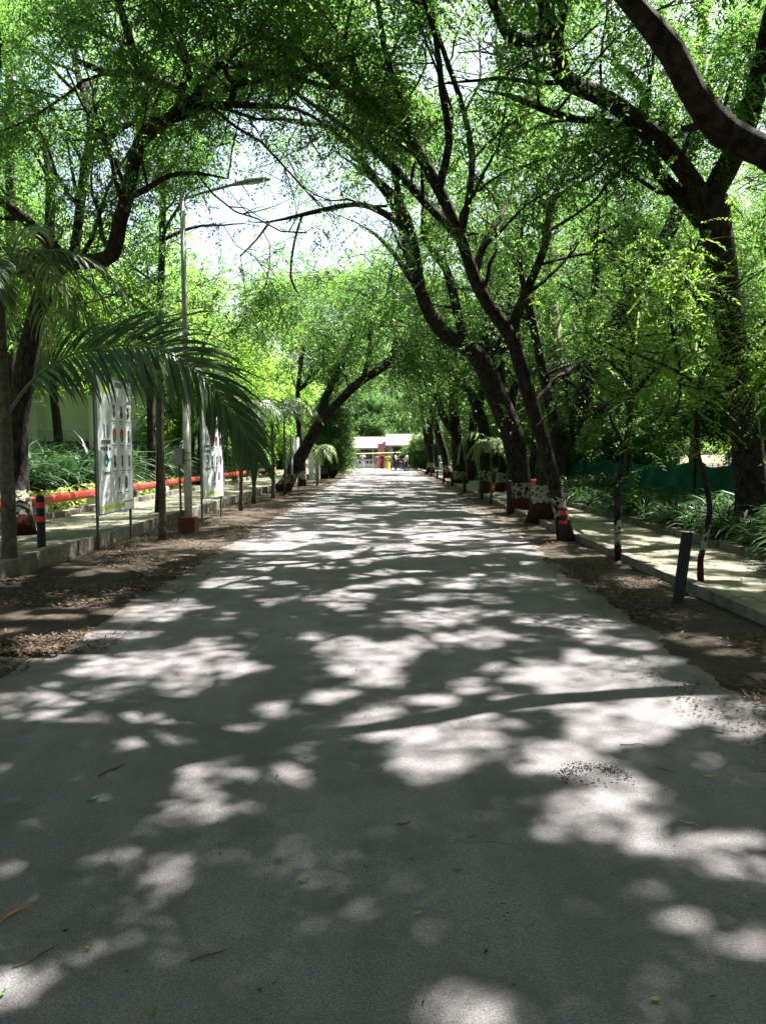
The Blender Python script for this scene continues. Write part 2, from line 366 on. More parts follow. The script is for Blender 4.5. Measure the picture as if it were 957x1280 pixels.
def insky(v, k=.9):
    px, py, dep = proj(np.array(v, float).reshape(1, 3)); p = 0
    for (x, y, a, bq, pr) in SKY:
        if ((px[0]-x)/a)**2+((py[0]-y)/bq)**2 < 1: p = max(p, pr)
    return rng.random() < p*k
NEAR = 8.5
def skydrop(V):
    px, py, dep = proj(V); p = np.zeros(len(V))
    for (x, y, a, bq, pr) in SKY:
        d = ((px-x)/a)**2+((py-y)/bq)**2
        p = np.maximum(p, np.where(d < 1, pr, np.where(d < 1.5, pr*.5, 0)))
    return (rng.random(len(V)) < p) & (dep > .3)

# ------------------------------------------------------------------ leaves
def norm(a): return a/(np.linalg.norm(a, axis=-1, keepdims=True)+1e-9)
KEYL = []
def keyline(pts):
    A = np.array(pts, float)
    for i in range(len(A)-1):
        n = max(2, int(np.hypot(*(A[i+1, :2]-A[i, :2]))/6))
        for k in range(n): KEYL.append(A[i]+(A[i+1]-A[i])*k/n)
def keydrop(V, p=.8):
    if not KEYL or not len(V): return np.zeros(len(V), bool)
    K = np.array(KEYL); px, py, dep = proj(V); out = np.zeros(len(V), bool)
    idx = np.where((dep > .5) & (dep < K[:, 2].max()))[0]
    for a in range(0, len(idx), 2000):
        j = idx[a:a+2000]
        D = np.hypot(px[j][:, None]-K[None, :, 0], py[j][:, None]-K[None, :, 1]); h = ((D < K[None, :, 3]*.5+7) & (dep[j][:, None] < K[None, :, 2]-.15)).any(1); out[j] = h
    return out & (rng.random(len(V)) < p)
def leafcloud(C, ncomp, Lc, K, ll, lw, spread=.22, droop=.45, gaps=True, zsq=.5, varbase=None, mb=None, sky=True):
    """compound leaves round every cluster centre; returns an MB of diamond leaflets"""
    C = np.asarray(C, float).reshape(-1, 3)
    base = rng.random(len(C)) if varbase is None else varbase
    C = np.repeat(C, ncomp, 0); base = np.repeat(base, ncomp); n = len(C)
    st = C+rng.normal(size=(n, 3))*spread
    if sky:
        px_, py_, dep_ = proj(st)
        k = ~skydrop(st) & ~keydrop(st+np.array([0, 0, -.12])) & ~((dep_ < NEAR) & (dep_ > -.5) & (py_ > -160-900/np.maximum(dep_, 1)) & (np.abs(px_-478) < 900) & (st[:, 2] > 2.2)); st = st[k]; base = base[k]; n = len(st)
    d = rng.normal(size=(n, 3)); d[:, 2] = d[:, 2]*zsq-.2; d = norm(d)
    Lr = Lc*(.7+.6*rng.random(n))
    t = (np.arange(K)+1.)/K; sgn = np.where(np.arange(K) % 2 == 0, 1., -1.)
    pos = st[:, None]+d[:, None]*(Lr[:, None]*t)[..., None]; pos[..., 2] -= droop*Lr[:, None]*t**2
    side = norm(np.cross(d, np.array([0, 0, 1.])+rng.normal(size=(n, 3))*.25))
    ld = norm(d[:, None]*.55+side[:, None]*sgn[None, :, None]*.85+rng.normal(size=(n, K, 3))*.18+np.array([0, 0, -.25]))
    wv = norm(np.cross(ld, np.array([0, 0, 1.])+rng.normal(size=(n, K, 3))*.35))
    pos = pos.reshape(-1, 3); ld = ld.reshape(-1, 3); wv = wv.reshape(-1, 3)
    s = (.75+.5*rng.random(len(pos)))[:, None]
    v = np.clip(np.repeat(base, K)*.6+np.repeat(rng.random(n), K)*.3+rng.random(n*K)*.15, 0, 1)
    if gaps:
        g = pos+ld*ll*.5
        keep = ~lit(g[:, 0]-g[:, 2]*SX, g[:, 1]-g[:, 2]*SY, True)
        # a gap high up over the side strips is not needed
        pos, ld, wv, s, v = pos[keep], ld[keep], wv[keep], s[keep], v[keep]
    a = pos; b_ = pos+ld*ll*.45*s+wv*lw*.5*s; c_ = pos+ld*ll*s; d_ = pos+ld*ll*.45*s-wv*lw*.5*s
    c_ = c_.copy(); c_[:, 2] -= ll*.12
    V = np.stack([a, b_, c_, d_], 1).reshape(-1, 3)
    mb = mb or MB(); mb.add(V, np.arange(len(V)).reshape(-1, 4), var=v)
    return mb

# ------------------------------------------------------------------ trees
def wiggle(p0, d, Ln, r0, r1, n=5, up=.0, amp=.22):
    pts = [np.array(p0, float)]; d = np.array(d, float); d /= np.linalg.norm(d)+1e-9
    for i in range(n):
        d = d+rng.normal(size=3)*amp; d[2] += up; d /= np.linalg.norm(d)+1e-9
        pts.append(pts[-1]+d*Ln/n)
    return np.array(pts), np.linspace(r0, r1, n+1), d
LEAFTOTAL = 0
def make_tree(name, base, limbs, label, cat='tree', group='trees lining the road', bark='bark_painted', leaf='leaf_mid',
              lod=0, dens=1., l2len=(1.2, 2.6), start=.45, gaps=True, flare=1.35, sky=True, l2gap=.62, zmin=3.2, k3=(3, 6), up2=.05, lm=2, now=False, clip=False, fine=False):
    """limbs: list of (list of (pos, radius), grow?) in world space; first is the trunk from the ground"""
    global LEAFTOTAL
    base = Vector(base)
    root = thing(name, base, label, cat, group)
    tr = MB(); br = MB(); CL = []
    for li, lb_ in enumerate(limbs):
        pts, grow = lb_[:2]; isauto = len(lb_) > 2
        q, rr = smoothline(pts, .3 if lod == 0 else .5)
        if isauto and li:
            a_, b__, c__ = proj(q); bad = (c__ > .2) & (c__ < 9) & (a_ > -60) & (a_ < 1020) & (b__ > -60)
            if bad.any(): q, rr = q[:bad.argmax()], rr[:bad.argmax()].copy()
            if len(q) < 4: continue
            rr[-3:] *= np.array([.8, .5, .2])
        if li == 0:
            h = q[:, 2]-base.z; rr = rr*(1+(flare-1)*np.exp(-np.maximum(h, 0)/.35))
        rr_mesh = rr.copy()
        if li and len(rr) > 6:
            m_ = len(rr)//3; rr_mesh[-m_:] *= np.linspace(1, .35, m_)
        tr.tube(q, rr_mesh, 12 if lod == 0 else 8, wob=.06)
        if not grow: continue
        seg = np.linalg.norm(np.diff(q, axis=0), axis=1); cum = np.concatenate([[0], np.cumsum(seg)]); tot = cum[-1]
        s = tot*(start if li == 0 else .12)
        while s < tot:
            i = min(np.searchsorted(cum, s), len(q)-1); p = q[i]
            s += l2gap*(.6+.8*rng.random())/max(.4, dens)
            if p[2] < zmin: continue
            T = q[min(i+1, len(q)-1)]-q[max(i-1, 0)]; T = T/(np.linalg.norm(T)+1e-9)
            d = np.cross(T, rng.normal(size=3)); d /= np.linalg.norm(d)+1e-9; d = d+T*.5+np.array([0, 0, .25])
            Ln = rng.uniform(*l2len)*(.6+.4*min(1, s/tot+.3))
            r2 = min(rr[i]*.5, .045)
            w, wr, _ = wiggle(p, d, Ln, r2, .012, 5, up2)
            a_, b__, c__ = proj(w)
            if ((c__ > .2) & (c__ < NEAR+.3) & (a_ > -60) & (a_ < 1020) & (b__ > -40)).any(): continue
            if sky and insky(w[-1], .5): continue
            br.tube(w, wr, 5 if lod == 0 else 4, cap=False)
            for k in range(rng.integers(*k3)):
                j = rng.uniform(.3, 1.0)*5; a0 = int(min(4, j)); pp = w[a0]+(w[a0+1]-w[a0])*(j-a0)
                dd = rng.normal(size=3)+(w[a0+1]-w[a0])/np.linalg.norm(w[a0+1]-w[a0])*1.0; dd[2] *= .6
                w3, wr3, _ = wiggle(pp, dd, rng.uniform(.45, 1.15)*(Ln/2)**.5, .012, .004, 3, -.03)
                if lod < 2: br.tube(w3, wr3, 4, cap=False)
                CL += [w3[1], w3[2], w3[3]]
            CL.append(w[-1])
        CL.append(q[-1])
    CL = np.array(CL)
    if lm > 1: CL = np.vstack([CL]+[CL+rng.normal(size=CL.shape)*np.array([.4, .4, .22]) for _ in range(int(lm)-1)])
    CL = CL[CL[:, 2] > zmin-.6]
    prm = [(5, .36, 14, .078, .027, .13), (4, .42, 9, .13, .055, .22), (3, .5, 7, .21, .10, .3)][lod]
    if fine: prm = (3, .34, 18, .05, .018, .12)
    crown = leafcloud(CL, prm[0], prm[1], prm[2], prm[3], prm[4], prm[5], gaps=gaps, sky=sky)
    LEAFTOTAL += crown.n//4
    rec = dict(root=root, tr=tr, br=br, crown=crown, CL=CL, base=base, bark=bark, leaf=leaf, lod=lod)
    TREES.append(rec)
    if now: finish(rec)
    return root
TREES = []
def finish(r):
    if r.get('done'): return
    r['done'] = True
    if r['br'].n: r['tr'].V += r['br'].V; r['tr'].F += [f+r['tr'].n for f in r['br'].F]; r['tr'].var += r['br'].var; r['tr'].mi += r['br'].mi; r['tr'].n += r['br'].n
    r['tr'].build('trunk', r['bark'], r['root'], r['base'], smooth=True)
    r['crown'].build('crown', r['leaf'], r['root'], r['base'])
def pxl(*a):
    """(px, py, Y, width_px) list -> (pos, radius) list"""
    return [(P(x, y, Y), w/2*Y/F) for (x, y, Y, w) in a]

exec_parts = []
# ------------------------------------------------------------------ ground
def sheet(name, mat, x0, x1, y0, y1, z, kind='structure'):
    o = MB().add([(x0,y0,z),(x1,y0,z),(x1,y1,z),(x0,y1,z)], [(0,1,2,3)]).build(name, mat); return tag(o, kind=kind)
sheet('ground', 'earth', -500, 500, -60, 900, -.02)
def strip(name, mat, ys, xl, xr, z, nx=1, zf=None):
    mb = MB(); V = []
    for y, a, c_ in zip(ys, xl, xr):
        for i in range(nx+1):
            x = a+(c_-a)*i/nx; V.append((x, y, z if zf is None else zf(x, y)))
    Fq = [(j*(nx+1)+i, j*(nx+1)+i+1, (j+1)*(nx+1)+i+1, (j+1)*(nx+1)+i) for j in range(len(ys)-1) for i in range(nx)]
    return tag(mb.add(V, Fq).build(name, mat), kind='structure')
ys = np.concatenate([np.arange(-8, 25, .07), np.arange(25, 71.2, .3)])
def edge(ys, ky, kx, s):
    b_ = np.interp(ys, ky, kx); a = .09*(vnoise(ys*2.1+s, ys*0+s)-.5)*2+.06*(vnoise(ys*7+s, ys*0+3)-.5)*2+.05*(vnoise(ys*19+s, ys*0+5)-.5)+.2*(vnoise(ys*.5+s, ys*0+9)-.5)
    return b_+a
xl = edge(ys, [-8, 5.2, 5.9, 6.4, 7, 8, 10, 18, 30, 50, 69, 71.2], [-6, -6, -3.6, -3.0, -2.8, -2.75, -2.75, -2.8, -2.7, -2.6, -2.7, -6], 3)
xr = edge(ys, [-8, 3.5, 4.6, 5.5, 7, 9.6, 11.8, 16, 20, 40, 69, 71.2], [2.75, 2.6, 2.45, 2.25, 2.35, 2.5, 2.55, 2.85, 3.0, 2.9, 3.0, 7], 60)
strip('road', 'asphalt', ys, xl, xr, .012)
vy = np.arange(-8, 72, .5)
strip('left_verge', 'soil', vy, vy*0-4.8, vy*0-1.5, .004, 6, lambda x, y: .004 if x > -2.3 else .004+.05*vnoise(np.array([x*1.7]), np.array([y*1.7]))[0]*(1 if x < -3.0 else .15))
strip('right_verge', 'soil', vy, vy*0+1.5, vy*0+3.56, .004, 6, lambda x, y: .004+(.03*vnoise(np.array([x*2]), np.array([y*1.9]))[0] if x > 2.9 else 0))
sheet('cross_road', 'asphalt', -60, 60, 71, 82, .008)
sheet('forecourt', 'soil', -60, 60, 81.9, 130, .002)
# left terrace, kerbs and walkway
def slab(name, mat, x0, x1, y0, y1, z0, z1): return tag(MB().box((x0,y0,z0),(x1,y1,z1)).build(name, mat), kind='structure')
slab('left_walkway', 'paving', -6.92, -4.86, 5.6, 70, -.1, .24)
slab('left_lawn', 'lawn_soil', -60, -7.06, 5.6, 70, -.1, .25)
mbk = MB(); y = 5.6; i = 0
while y < 70:
    L_ = .9+rnd.uniform(-.04, .04); o_ = rnd.uniform(-.012, .012); mbk.box((-4.87+o_, y, -.1), (-4.70+o_, y+L_-.012, .262+rnd.uniform(-.008, .006))); y += L_
tag(mbk.build('left_kerb', 'kerb_concrete'), kind='structure')
mbk = MB(); y = 5.6
while y < 70:
    L_ = .6; o_ = rnd.uniform(-.02, .02); mbk.box((-7.07+o_, y, .1), (-6.91+o_, y+L_-.012, .37+rnd.uniform(-.02, .02))); y += L_
tag(mbk.build('left_border_kerb', 'kerb_concrete'), kind='structure')
slab('right_walkway', 'paving', 3.63, 5.26, -6, 70, -.1, .115)
slab('right_bed', 'soil', 5.38, 60, -6, 70, -.1, .15)
mbk = MB(); y = -6
while y < 70:
    L_ = .9+rnd.uniform(-.04, .04); o_ = rnd.uniform(-.012, .012); mbk.box((3.50+o_, y, -.1), (3.64+o_, y+L_-.012, .135+rnd.uniform(-.008, .006))); y += L_
tag(mbk.build('right_kerb', 'kerb_concrete'), kind='structure')
mbk = MB(); y = -6
while y < 70:
    L_ = .45; o_ = rnd.uniform(-.02, .02); mbk.box((5.25+o_, y, -.1), (5.40+o_, y+L_-.015, .24+rnd.uniform(-.025, .02))); y += L_
tag(mbk.build('right_border_kerb', 'kerb_concrete'), kind='structure')

# leaf litter (nobody could count it)
def litter(name, spots, s0, s1, mat='dry_leaf', zoff=.012):
    X = np.array(spots); n = len(X); a = rng.random(n)*6.28; s = (s0+(s1-s0)*rng.random(n))[:, None]; w = (.25+.35*rng.random(n))[:, None]
    d = np.stack([np.cos(a), np.sin(a), rng.normal(size=n)*.25], 1)*s; q = np.stack([-np.sin(a), np.cos(a), rng.normal(size=n)*.25], 1)*s*w
    c = X+np.array([0, 0, zoff])+np.abs(d[:, 2:3])*np.array([[0, 0, 1]])
    V = np.stack([c-d, c+q*.9-d*.1, c+d, c-q*.9-d*.1], 1).reshape(-1, 3)
    return tag(MB().add(V, np.arange(4*n).reshape(-1, 4), var=rng.random(n)**1.3).build(name, mat), kind='stuff')
def spots(n, x0, x1, y0, y1, z, pw=1.6, clump=True):
    out = []
    x = x0+(x1-x0)*rng.random(n*3); y = y0+(y1-y0)*rng.random(n*3)**pw
    k = vnoise(x*1.6+5, y*1.6+2) > .38+.25*rng.random(n*3) if clump else np.ones(n*3, bool)
    x, y = x[k][:n], y[k][:n]; return np.stack([x, y, np.full(len(x), z)], 1)
litter('leaf_litter', np.vstack([spots(26000, -4.7, -2.55, 5.9, 45, .035, 1.7), spots(9000, 2.35, 3.5, 4.2, 40, .02, 1.5),
       spots(2600, 5.4, 7.5, 6, 40, .16, 1.5)]), .012, .034)
litter('path_litter', np.vstack([spots(1500, -6.9, -4.9, 8, 40, .245, 1.5), spots(1300, 3.65, 5.2, 6, 35, .12, 1.5)]), .01, .028)
litter('edge_litter', np.vstack([spots(3500, 1.9, 2.95, 3.3, 34, .014, 1.6), spots(4500, -3.0, -2.2, 6.0, 34, .014, 1.7), spots(1500, -4.6, -2.6, 5.3, 6.6, .014, 1)]), .006, .024, zoff=.006)
litter('road_crumbs', np.vstack([spots(900, -2.7, 2.4, 2.0, 20, .013, 1.6, False), spots(5000, 1.8, 2.9, 3.5, 30, .013, 1.5), spots(5000, -2.95, -2.1, 6.0, 30, .013, 1.5)]), .004, .013, zoff=.004)
x = rng.random(260)*.0
# ------------------------------------------------------------------ palms
def frond(pts, Ls, side, mat, parent, base, w=.035, n=46, droop=.5, r0=.018, fwd=.75, name='frond', rot=None, vb=.4):
    q, _ = smoothline([(p, .01) for p in pts], .05)
    seg = np.linalg.norm(np.diff(q, axis=0), axis=1); cum = np.concatenate([[0], np.cumsum(seg)]); tot = cum[-1]
    mb = MB(); mb.tube(q[::3], np.linspace(r0, .004, len(q[::3])), 5, cap=False, mi=1)
    S0 = np.array(side, float)
    for i in range(n):
        for sg in (1, -1):
            t = .12+.88*(i+.5*(sg > 0)+rng.uniform(-.2, .2))/n; s = min(t, .999)*tot
            j = min(max(np.searchsorted(cum, s), 1), len(q)-1); p = q[j]; T = q[j]-q[j-1]; T /= np.linalg.norm(T)+1e-9
            S = S0-T*np.dot(S0, T); S /= np.linalg.norm(S)
            prof = Ls*(math.sin(math.pi*(.12+.8*t))**.7)*(.7+.45*rng.random())
            d = S*sg*(1-.35*t)+T*(fwd*(.5+t))+rng.normal(size=3)*.12; d /= np.linalg.norm(d)
            W = np.cross(d, np.cross(S, T)); W /= np.linalg.norm(W)
            W = W+rng.normal(size=3)*.35; W /= np.linalg.norm(W)
            pp = p.copy(); row = []; m_ = 5
            for k in range(m_+1):
                ww = w*(.35, 1, 1, .85, .55, .08)[k]/2
                row += [pp+W*ww, pp-W*ww]
                d = d+np.array([0, 0, -droop*(k+1)/m_*.55]); d /= np.linalg.norm(d); pp = pp+d*prof/m_
            mb.add(row, [(2*k, 2*k+1, 2*k+3, 2*k+2) for k in range(m_)], var=np.full(m_, np.clip(vb+rng.normal()*.2, 0, 1)))
    return mb.build(name, [mat, 'rachis'], parent, base)
def make_palm(px, py, Y, H, r, nf, fl, label, group='palms beside the left walkway', bark='palm_trunk', leaf='palm_leaf', ll=.45, z0=0, lean=(0, 0), n=34, w=.03, rise=(.2, 1.1), az0=None):
    b_ = G(px, py, z0); root = thing('palm_tree', b_, label, 'palm', group)
    top = Vector((b_.x+lean[0], b_.y+lean[1], b_.z+H))
    q, rr = smoothline([(b_, r*1.25), (b_.lerp(top, .3)+Vector((.02, 0, 0)), r), (b_.lerp(top, .75), r*.85), (top, r*.6)], .25)
    mb = MB(); mb.tube(q, rr*(1+.05*np.sin(np.arange(len(q))*2.2)), 10)
    mb.build('trunk', bark, root, b_, smooth=True)
    for k in range(nf):
        az = (az0 or 0)+k*2.399+rng.uniform(-.3, .3); up = rng.uniform(*rise); L_ = fl*rng.uniform(.8, 1.1)
        h = np.array([math.cos(az), math.sin(az), 0.]); p = np.array(top); pts = [p.copy()]; d = h+np.array([0, 0, up*1.6]); 
        for s in range(6):
            d = d/np.linalg.norm(d); p = p+d*L_/6; pts.append(p.copy()); d = d+np.array([0, 0, -.42])
        frond(pts, ll, (-math.sin(az), math.cos(az), .25), leaf, root, b_, w=w, n=n, droop=.7)
    return root, b_, top

# near left palm with its big arching frond
pal, pb, pt = make_palm(12, 722, 10, 3.75, .085, 12, 1.8, 'tall palm at the left edge whose huge dark frond arches over the white board', n=44, ll=.6, w=.028, rise=(-.1, .8), az0=2.0)
fy = 10.0
top = P(10, 470, 9.95)
frond([P(8, 520, 9.95), P(35, 482, 9.9), P(75, 450, 9.8), P(130, 434, 9.6), P(190, 434, 9.4), P(245, 462, 9.25), P(290, 515, 9.1), P(322, 575, 9.0)], .98, (.1, .42, .92), 'palm_leaf', pal, pb, w=.043, n=110, droop=.52, r0=.022, fwd=.9, vb=.3)
for (a, ln) in (((8, 345), [(30, 310), (60, 330), (80, 390)]), ((8, 345), [(25, 320), (45, 350), (60, 430)]), ((8, 345), [(-20, 300), (-50, 330), (-70, 400)]), ((8, 345), [(20, 300), (35, 285), (50, 290)])):
    frond([P(*a, 10)]+[P(x_, y_, 10-.25*i) for i, (x_, y_) in enumerate(ln)], .5, (.1, .9, .3), 'palm_leaf_pale', pal, pb, w=.022, n=36, droop=.9, vb=.3)
make_palm(203, 678, 13.8, 2.9, .06, 6, 1.5, 'slim palm rising between the first white board and the street lamp', n=30, rise=(.5, 1.3), w=.03)
make_palm(317, 630, 24, 2.6, .06, 9, 1.9, 'dark bushy palm in the verge beyond the second white board')
make_palm(341, 625, 26.5, 3.0, .06, 9, 2.0, 'bushy palm just in front of the leaning painted tree')
make_palm(301, 640, 21.5, 2.7, .05, 8, 1.7, 'shorter palm close behind the second white board', z0=0)
make_palm(356, 619, 31, 2.9, .05, 8, 1.8, 'palm half hidden behind the leaning painted trunk')
make_palm(396, 608, 37.5, 1.85, .04, 9, 1.3, 'small palm with bleached drooping crown beside the white pillars', leaf='palm_leaf_pale', bark='palm_trunk', ll=.4, rise=(-.1, .7))
make_palm(613, 632, 23.6, 1.95, .035, 7, 1.0, 'thin sunlit palm with yellow-green crown in the right verge', group='palms in the right verge', leaf='palm_leaf_pale', ll=.35, bark='palm_trunk', rise=(-.1, .6))
frond([P(606, 545, 23.6), P(590, 540, 23.5), P(577, 552, 23.4), P(572, 575, 23.3)], .45, (.1, .9, .3), 'palm_leaf_pale', bpy.data.objects['palm_tree.007'], G(613, 632), w=.03, n=30, droop=1.0)

# ------------------------------------------------------------------ trees along the road
def auto(p, r, az, Ln, rise, n=5):
    a = R(az); d = np.array([math.cos(a), math.sin(a), rise]); pts = [(Vector(p), r)]; q = np.array(p, float)
    for i in range(n):
        d = d/np.linalg.norm(d); q = q+d*Ln/n; pts.append((Vector(q), max(r*(1-(i+1)/n*.85), .01))); d = d+rng.normal(size=3)*.18; d[2] -= .06+rise*.12
    return (pts, True, 'auto')
T1 = pxl((940,690,13.3,42),(938,600,13.3,38),(926,500,13.2,35),(912,400,13.1,34),(898,310,13,35),(886,250,13,38))
keyline([(938,600,13.3,38),(926,500,13.2,35),(912,400,13.1,34),(898,310,13,35),(886,250,13,38)])
T1[0] = (G(939, 672, .15), T1[0][1])
make_tree('roadside_tree', T1[0][0], [(T1, False),
  (pxl((885,250,13,30),(905,215,13,28),(930,165,12.8,26),(948,100,12.5,24),(965,20,12,22),(985,-80,11.5,18),(960,-200,11,12)), True),
  (pxl((886,262,13,26),(862,222,12.8,22),(835,188,12.5,22),(800,155,12.3,22),(760,125,12,22),(722,108,11.8,22),(702,92,11.7,21),(694,45,11.5,18),(675,-5,11.3,16),(645,-80,11,12),(600,-160,10.6,8)), True),
  (pxl((694,48,11.5,14),(660,50,11.4,14),(634,42,11.3,13),(620,12,11.2,11),(590,-40,11,8)), True),
  (pxl((696,50,11.5,12),(703,20,11.4,11),(712,-30,11.3,10),(730,-90,11,8)), True),
  (pxl((880,275,13.1,26),(849,243,13.2,18),(820,211,13.3,16),(810,176,13.4,14),(803,141,13.5,13),(806,120,13.6,13),(789,95,13.7,13),(750,67,13.8,10)), True),
  (pxl((812,178,13.4,9),(796,165,13.3,10),(754,151,13,9),(715,148,12.8,9),(673,134,12.5,8),(638,120,12.2,6),(600,112,12,4)), True),
  auto(P(948,100,12.5), .12, 60, 4, .5), auto(P(965,20,12), .1, -60, 4, .3), auto(P(722,108,11.8), .07, 120, 3.5, .8)],
  'massive near-black tree at the right edge, forking high above the strap-leaved bed', bark='bark', leaf='leaf_mid', start=.7, dens=.95, flare=1.2, lm=3)
Rb = Vector((6.7, 6.0, .15))
make_tree('roadside_tree', Rb, [([(Rb, .2), (Vector((6.5, 6.1, 1.6)), .17), (Vector((5.6, 6.15, 2.9)), .15)]+pxl((1040,235,6.1,38),(957,190,6.05,33),(905,165,6,36),(865,115,5.9,30),(838,62,5.8,31),(792,6,5.7,26),(740,-60,5.6,26),(690,-150,5.4,20)), False),
  (pxl((884,140,6,14),(868,158,5.97,11),(852,160,5.95,7)), False),
  auto(P(740,-60,5.6), .08, 150, 4.0, .6), auto(P(740,-60,5.6), .08, 200, 5, .5), auto(P(690,-150,5.4), .06, 110, 4.0, .7), auto(P(690,-150,5.4), .06, 170, 5, .4),
  auto(P(690,-150,5.4), .06, 230, 5, .4), auto(P(690,-150,5.4), .06, 60, 3.5, .9), auto((6.5,6.1,3.2), .12, 40, 5, 1.5), auto((6.5,6.1,3.2), .12, -60, 6, 1.3), auto((6.5,6.1,3.2), .1, -100, 6, 1.2)],
  'nearest tree, its thick dark limb crossing the top right corner', bark='bark', lod=1, dens=1.9, zmin=5.0, start=.95)
T2 = pxl((707,677,13.96,19),(697,625,13.9,17),(680,555,13.7,17),(664,505,13.6,17),(653,465,13.5,17),(638,420,13.4,17),(612,385,13.2,16),(592,345,13,16),(575,295,12.8,15),(548,235,12.6,15),(515,178,12.4,14),(480,148,12.2,14),(453,131,12,12),(442,89,11.9,11),(438,65,11.8,10),(421,43,11.7,8))
T2[0] = (G(707, 677), T2[0][1])
keyline([(697,625,13.9,17),(664,505,13.6,17),(653,465,13.5,17),(638,420,13.4,17),(612,385,13.2,16),(592,345,13,16),(575,295,12.8,15),(548,235,12.6,15),(515,178,12.4,14),(480,148,12.2,10)])
keyline([(640,545,20.4,26),(622,500,20.2,26),(604,455,20,24),(585,435,19.8,22),(561,422,19.6,20),(540,398,19.4,17),(525,363,19.2,15),(520,332,19,14),(513,294,18.8,13),(499,253,18.6,11),(468,222,18.4,9)])
keyline([(862,222,12.8,22),(835,188,12.5,22),(800,155,12.3,22),(760,125,12,22),(722,108,11.8,22),(702,92,11.7,21),(694,45,11.5,18),(675,-5,11.3,16)])
keyline([(905,215,13,28),(930,165,12.8,26),(948,100,12.5,24)])
keyline([(720,525,17.8,20),(742,450,18,20),(765,410,18.1,18),(790,370,18.2,16),(815,327,18.4,14)])
keyline([(352,615,32,16),(385,553,32,15),(425,500,31.7,10),(480,458,31,8),(505,432,31,5)])
keyline([(506,291,18.7,4),(468,260,18.5,4),(413,260,18.1,3),(337,277,17.6,2)])
keyline([(22,600,13.4,24),(28,480,13.4,24),(68,338,13.2,20),(140,318,12.7,16),(150,275,12.5,14),(168,200,12.1,14),(210,148,11.9,14),(237,135,11.8,12),(200,102,11.6,8)])
keyline([(93,317,13.2,8),(107,207,13.5,8),(103,113,13.8,6)])
keyline([(239,262,15.2,4),(345,250,15,4)])
make_tree('roadside_tree', T2[0][0], [(T2, True),
  (pxl((548,235,12.6,12),(530,200,12.8,8),(500,170,13,8),(450,110,13.2,7),(410,85,13.4,6),(370,70,13.5,4)), True),
  (pxl((575,295,12.8,11),(585,250,12.6,9),(590,200,12.4,8),(580,140,12.2,7),(560,80,12,6),(540,20,11.8,5),(520,-60,11.5,4)), True),
  (pxl((636,420,13.4,14),(655,370,13.6,11),(680,310,13.8,10),(690,250,14,9),(720,190,14,7)), True),
  (pxl((515,178,12.4,9),(500,120,12.2,8),(480,60,12,7),(470,-10,11.7,6),(440,-90,11.3,4)), True),
  auto(P(575,295,12.8), .09, 160, 4.5, 1.0), auto(P(480,148,12.2), .07, 200, 4, .5), auto(P(592,345,13), .08, 70, 4, 1.0), auto(P(548,235,12.6), .07, 280, 4, .7)],
  'white-and-red painted trunk leaning over the road beside the red-banded post', leaf='leaf_mid', start=.5, lm=3)
T3 = pxl((653,641,20.8,30),(650,600,20.6,27),(640,545,20.4,26),(622,500,20.2,26),(604,455,20,25),(585,435,19.8,22),(561,422,19.6,20),(540,398,19.4,17),(525,363,19.2,15),(520,332,19,14),(513,294,18.8,13),(499,253,18.6,11),(468,222,18.4,9),(444,188,18.2,8),(416,160,18,7),(375,153,17.7,7),(347,146,17.5,5),(310,128,17.2,4))
T3[0] = (G(653, 641), T3[0][1])
make_tree('roadside_tree', T3[0][0], [(T3, True),
  (pxl((499,253,18.6,9),(495,225,18.5,9),(489,198,18.4,8),(478,167,18.2,7),(460,130,18,6),(445,90,17.8,5)), True),
  (pxl((506,291,18.8,8),(492,274,18.7,8),(468,260,18.5,7),(444,255,18.3,6),(413,260,18.1,6),(378,268,17.9,5),(337,277,17.6,4),(309,277,17.4,3)), False),
  (pxl((378,268,17.9,3),(368,301,17.9,3),(363,346,17.8,3),(375,370,17.7,2)), False),
  (pxl((337,277,17.6,3),(320,300,17.5,2),(300,320,17.4,2)), True),
  (pxl((520,345,19.1,10),(508,315,19.2,9),(500,280,19.3,7),(480,240,19.4,6),(455,215,19.5,5),(420,190,19.6,4)), True),
  (pxl((583,433,19.8,14),(570,385,19.5,11),(557,336,19.3,10),(533,301,19.2,9),(530,267,19,8),(534,225,18.8,7),(530,180,18.6,6),(540,130,18.4,5)), True),
  (pxl((622,500,20.2,14),(630,440,20.4,12),(640,380,20.6,11),(650,300,20.8,9),(640,230,21,7)), True),
  auto(P(525,363,19.2), .1, 120, 4.5, .9), auto(P(604,455,20), .12, 80, 5, 1.2), auto(P(604,455,20), .12, 20, 5, 1.4), auto(P(513,294,18.8), .08, 240, 4, .5)],
  'thick white-and-red painted trunk with pink cloth beside it, curving over the road', leaf='leaf_mid', start=.62, lm=3)
T6 = pxl((675,655,17.5,27),(680,610,17.5,24),(697,570,17.6,22),(720,525,17.8,22),(742,450,18,21),(765,410,18.1,20),(790,370,18.2,19),(815,327,18.4,18),(840,280,18.5,17),(858,220,18.6,16),(866,170,18.7,15),(872,100,18.8,14),(880,0,19,12),(885,-60,19.2,10))
T6[0] = (G(675, 655), T6[0][1])
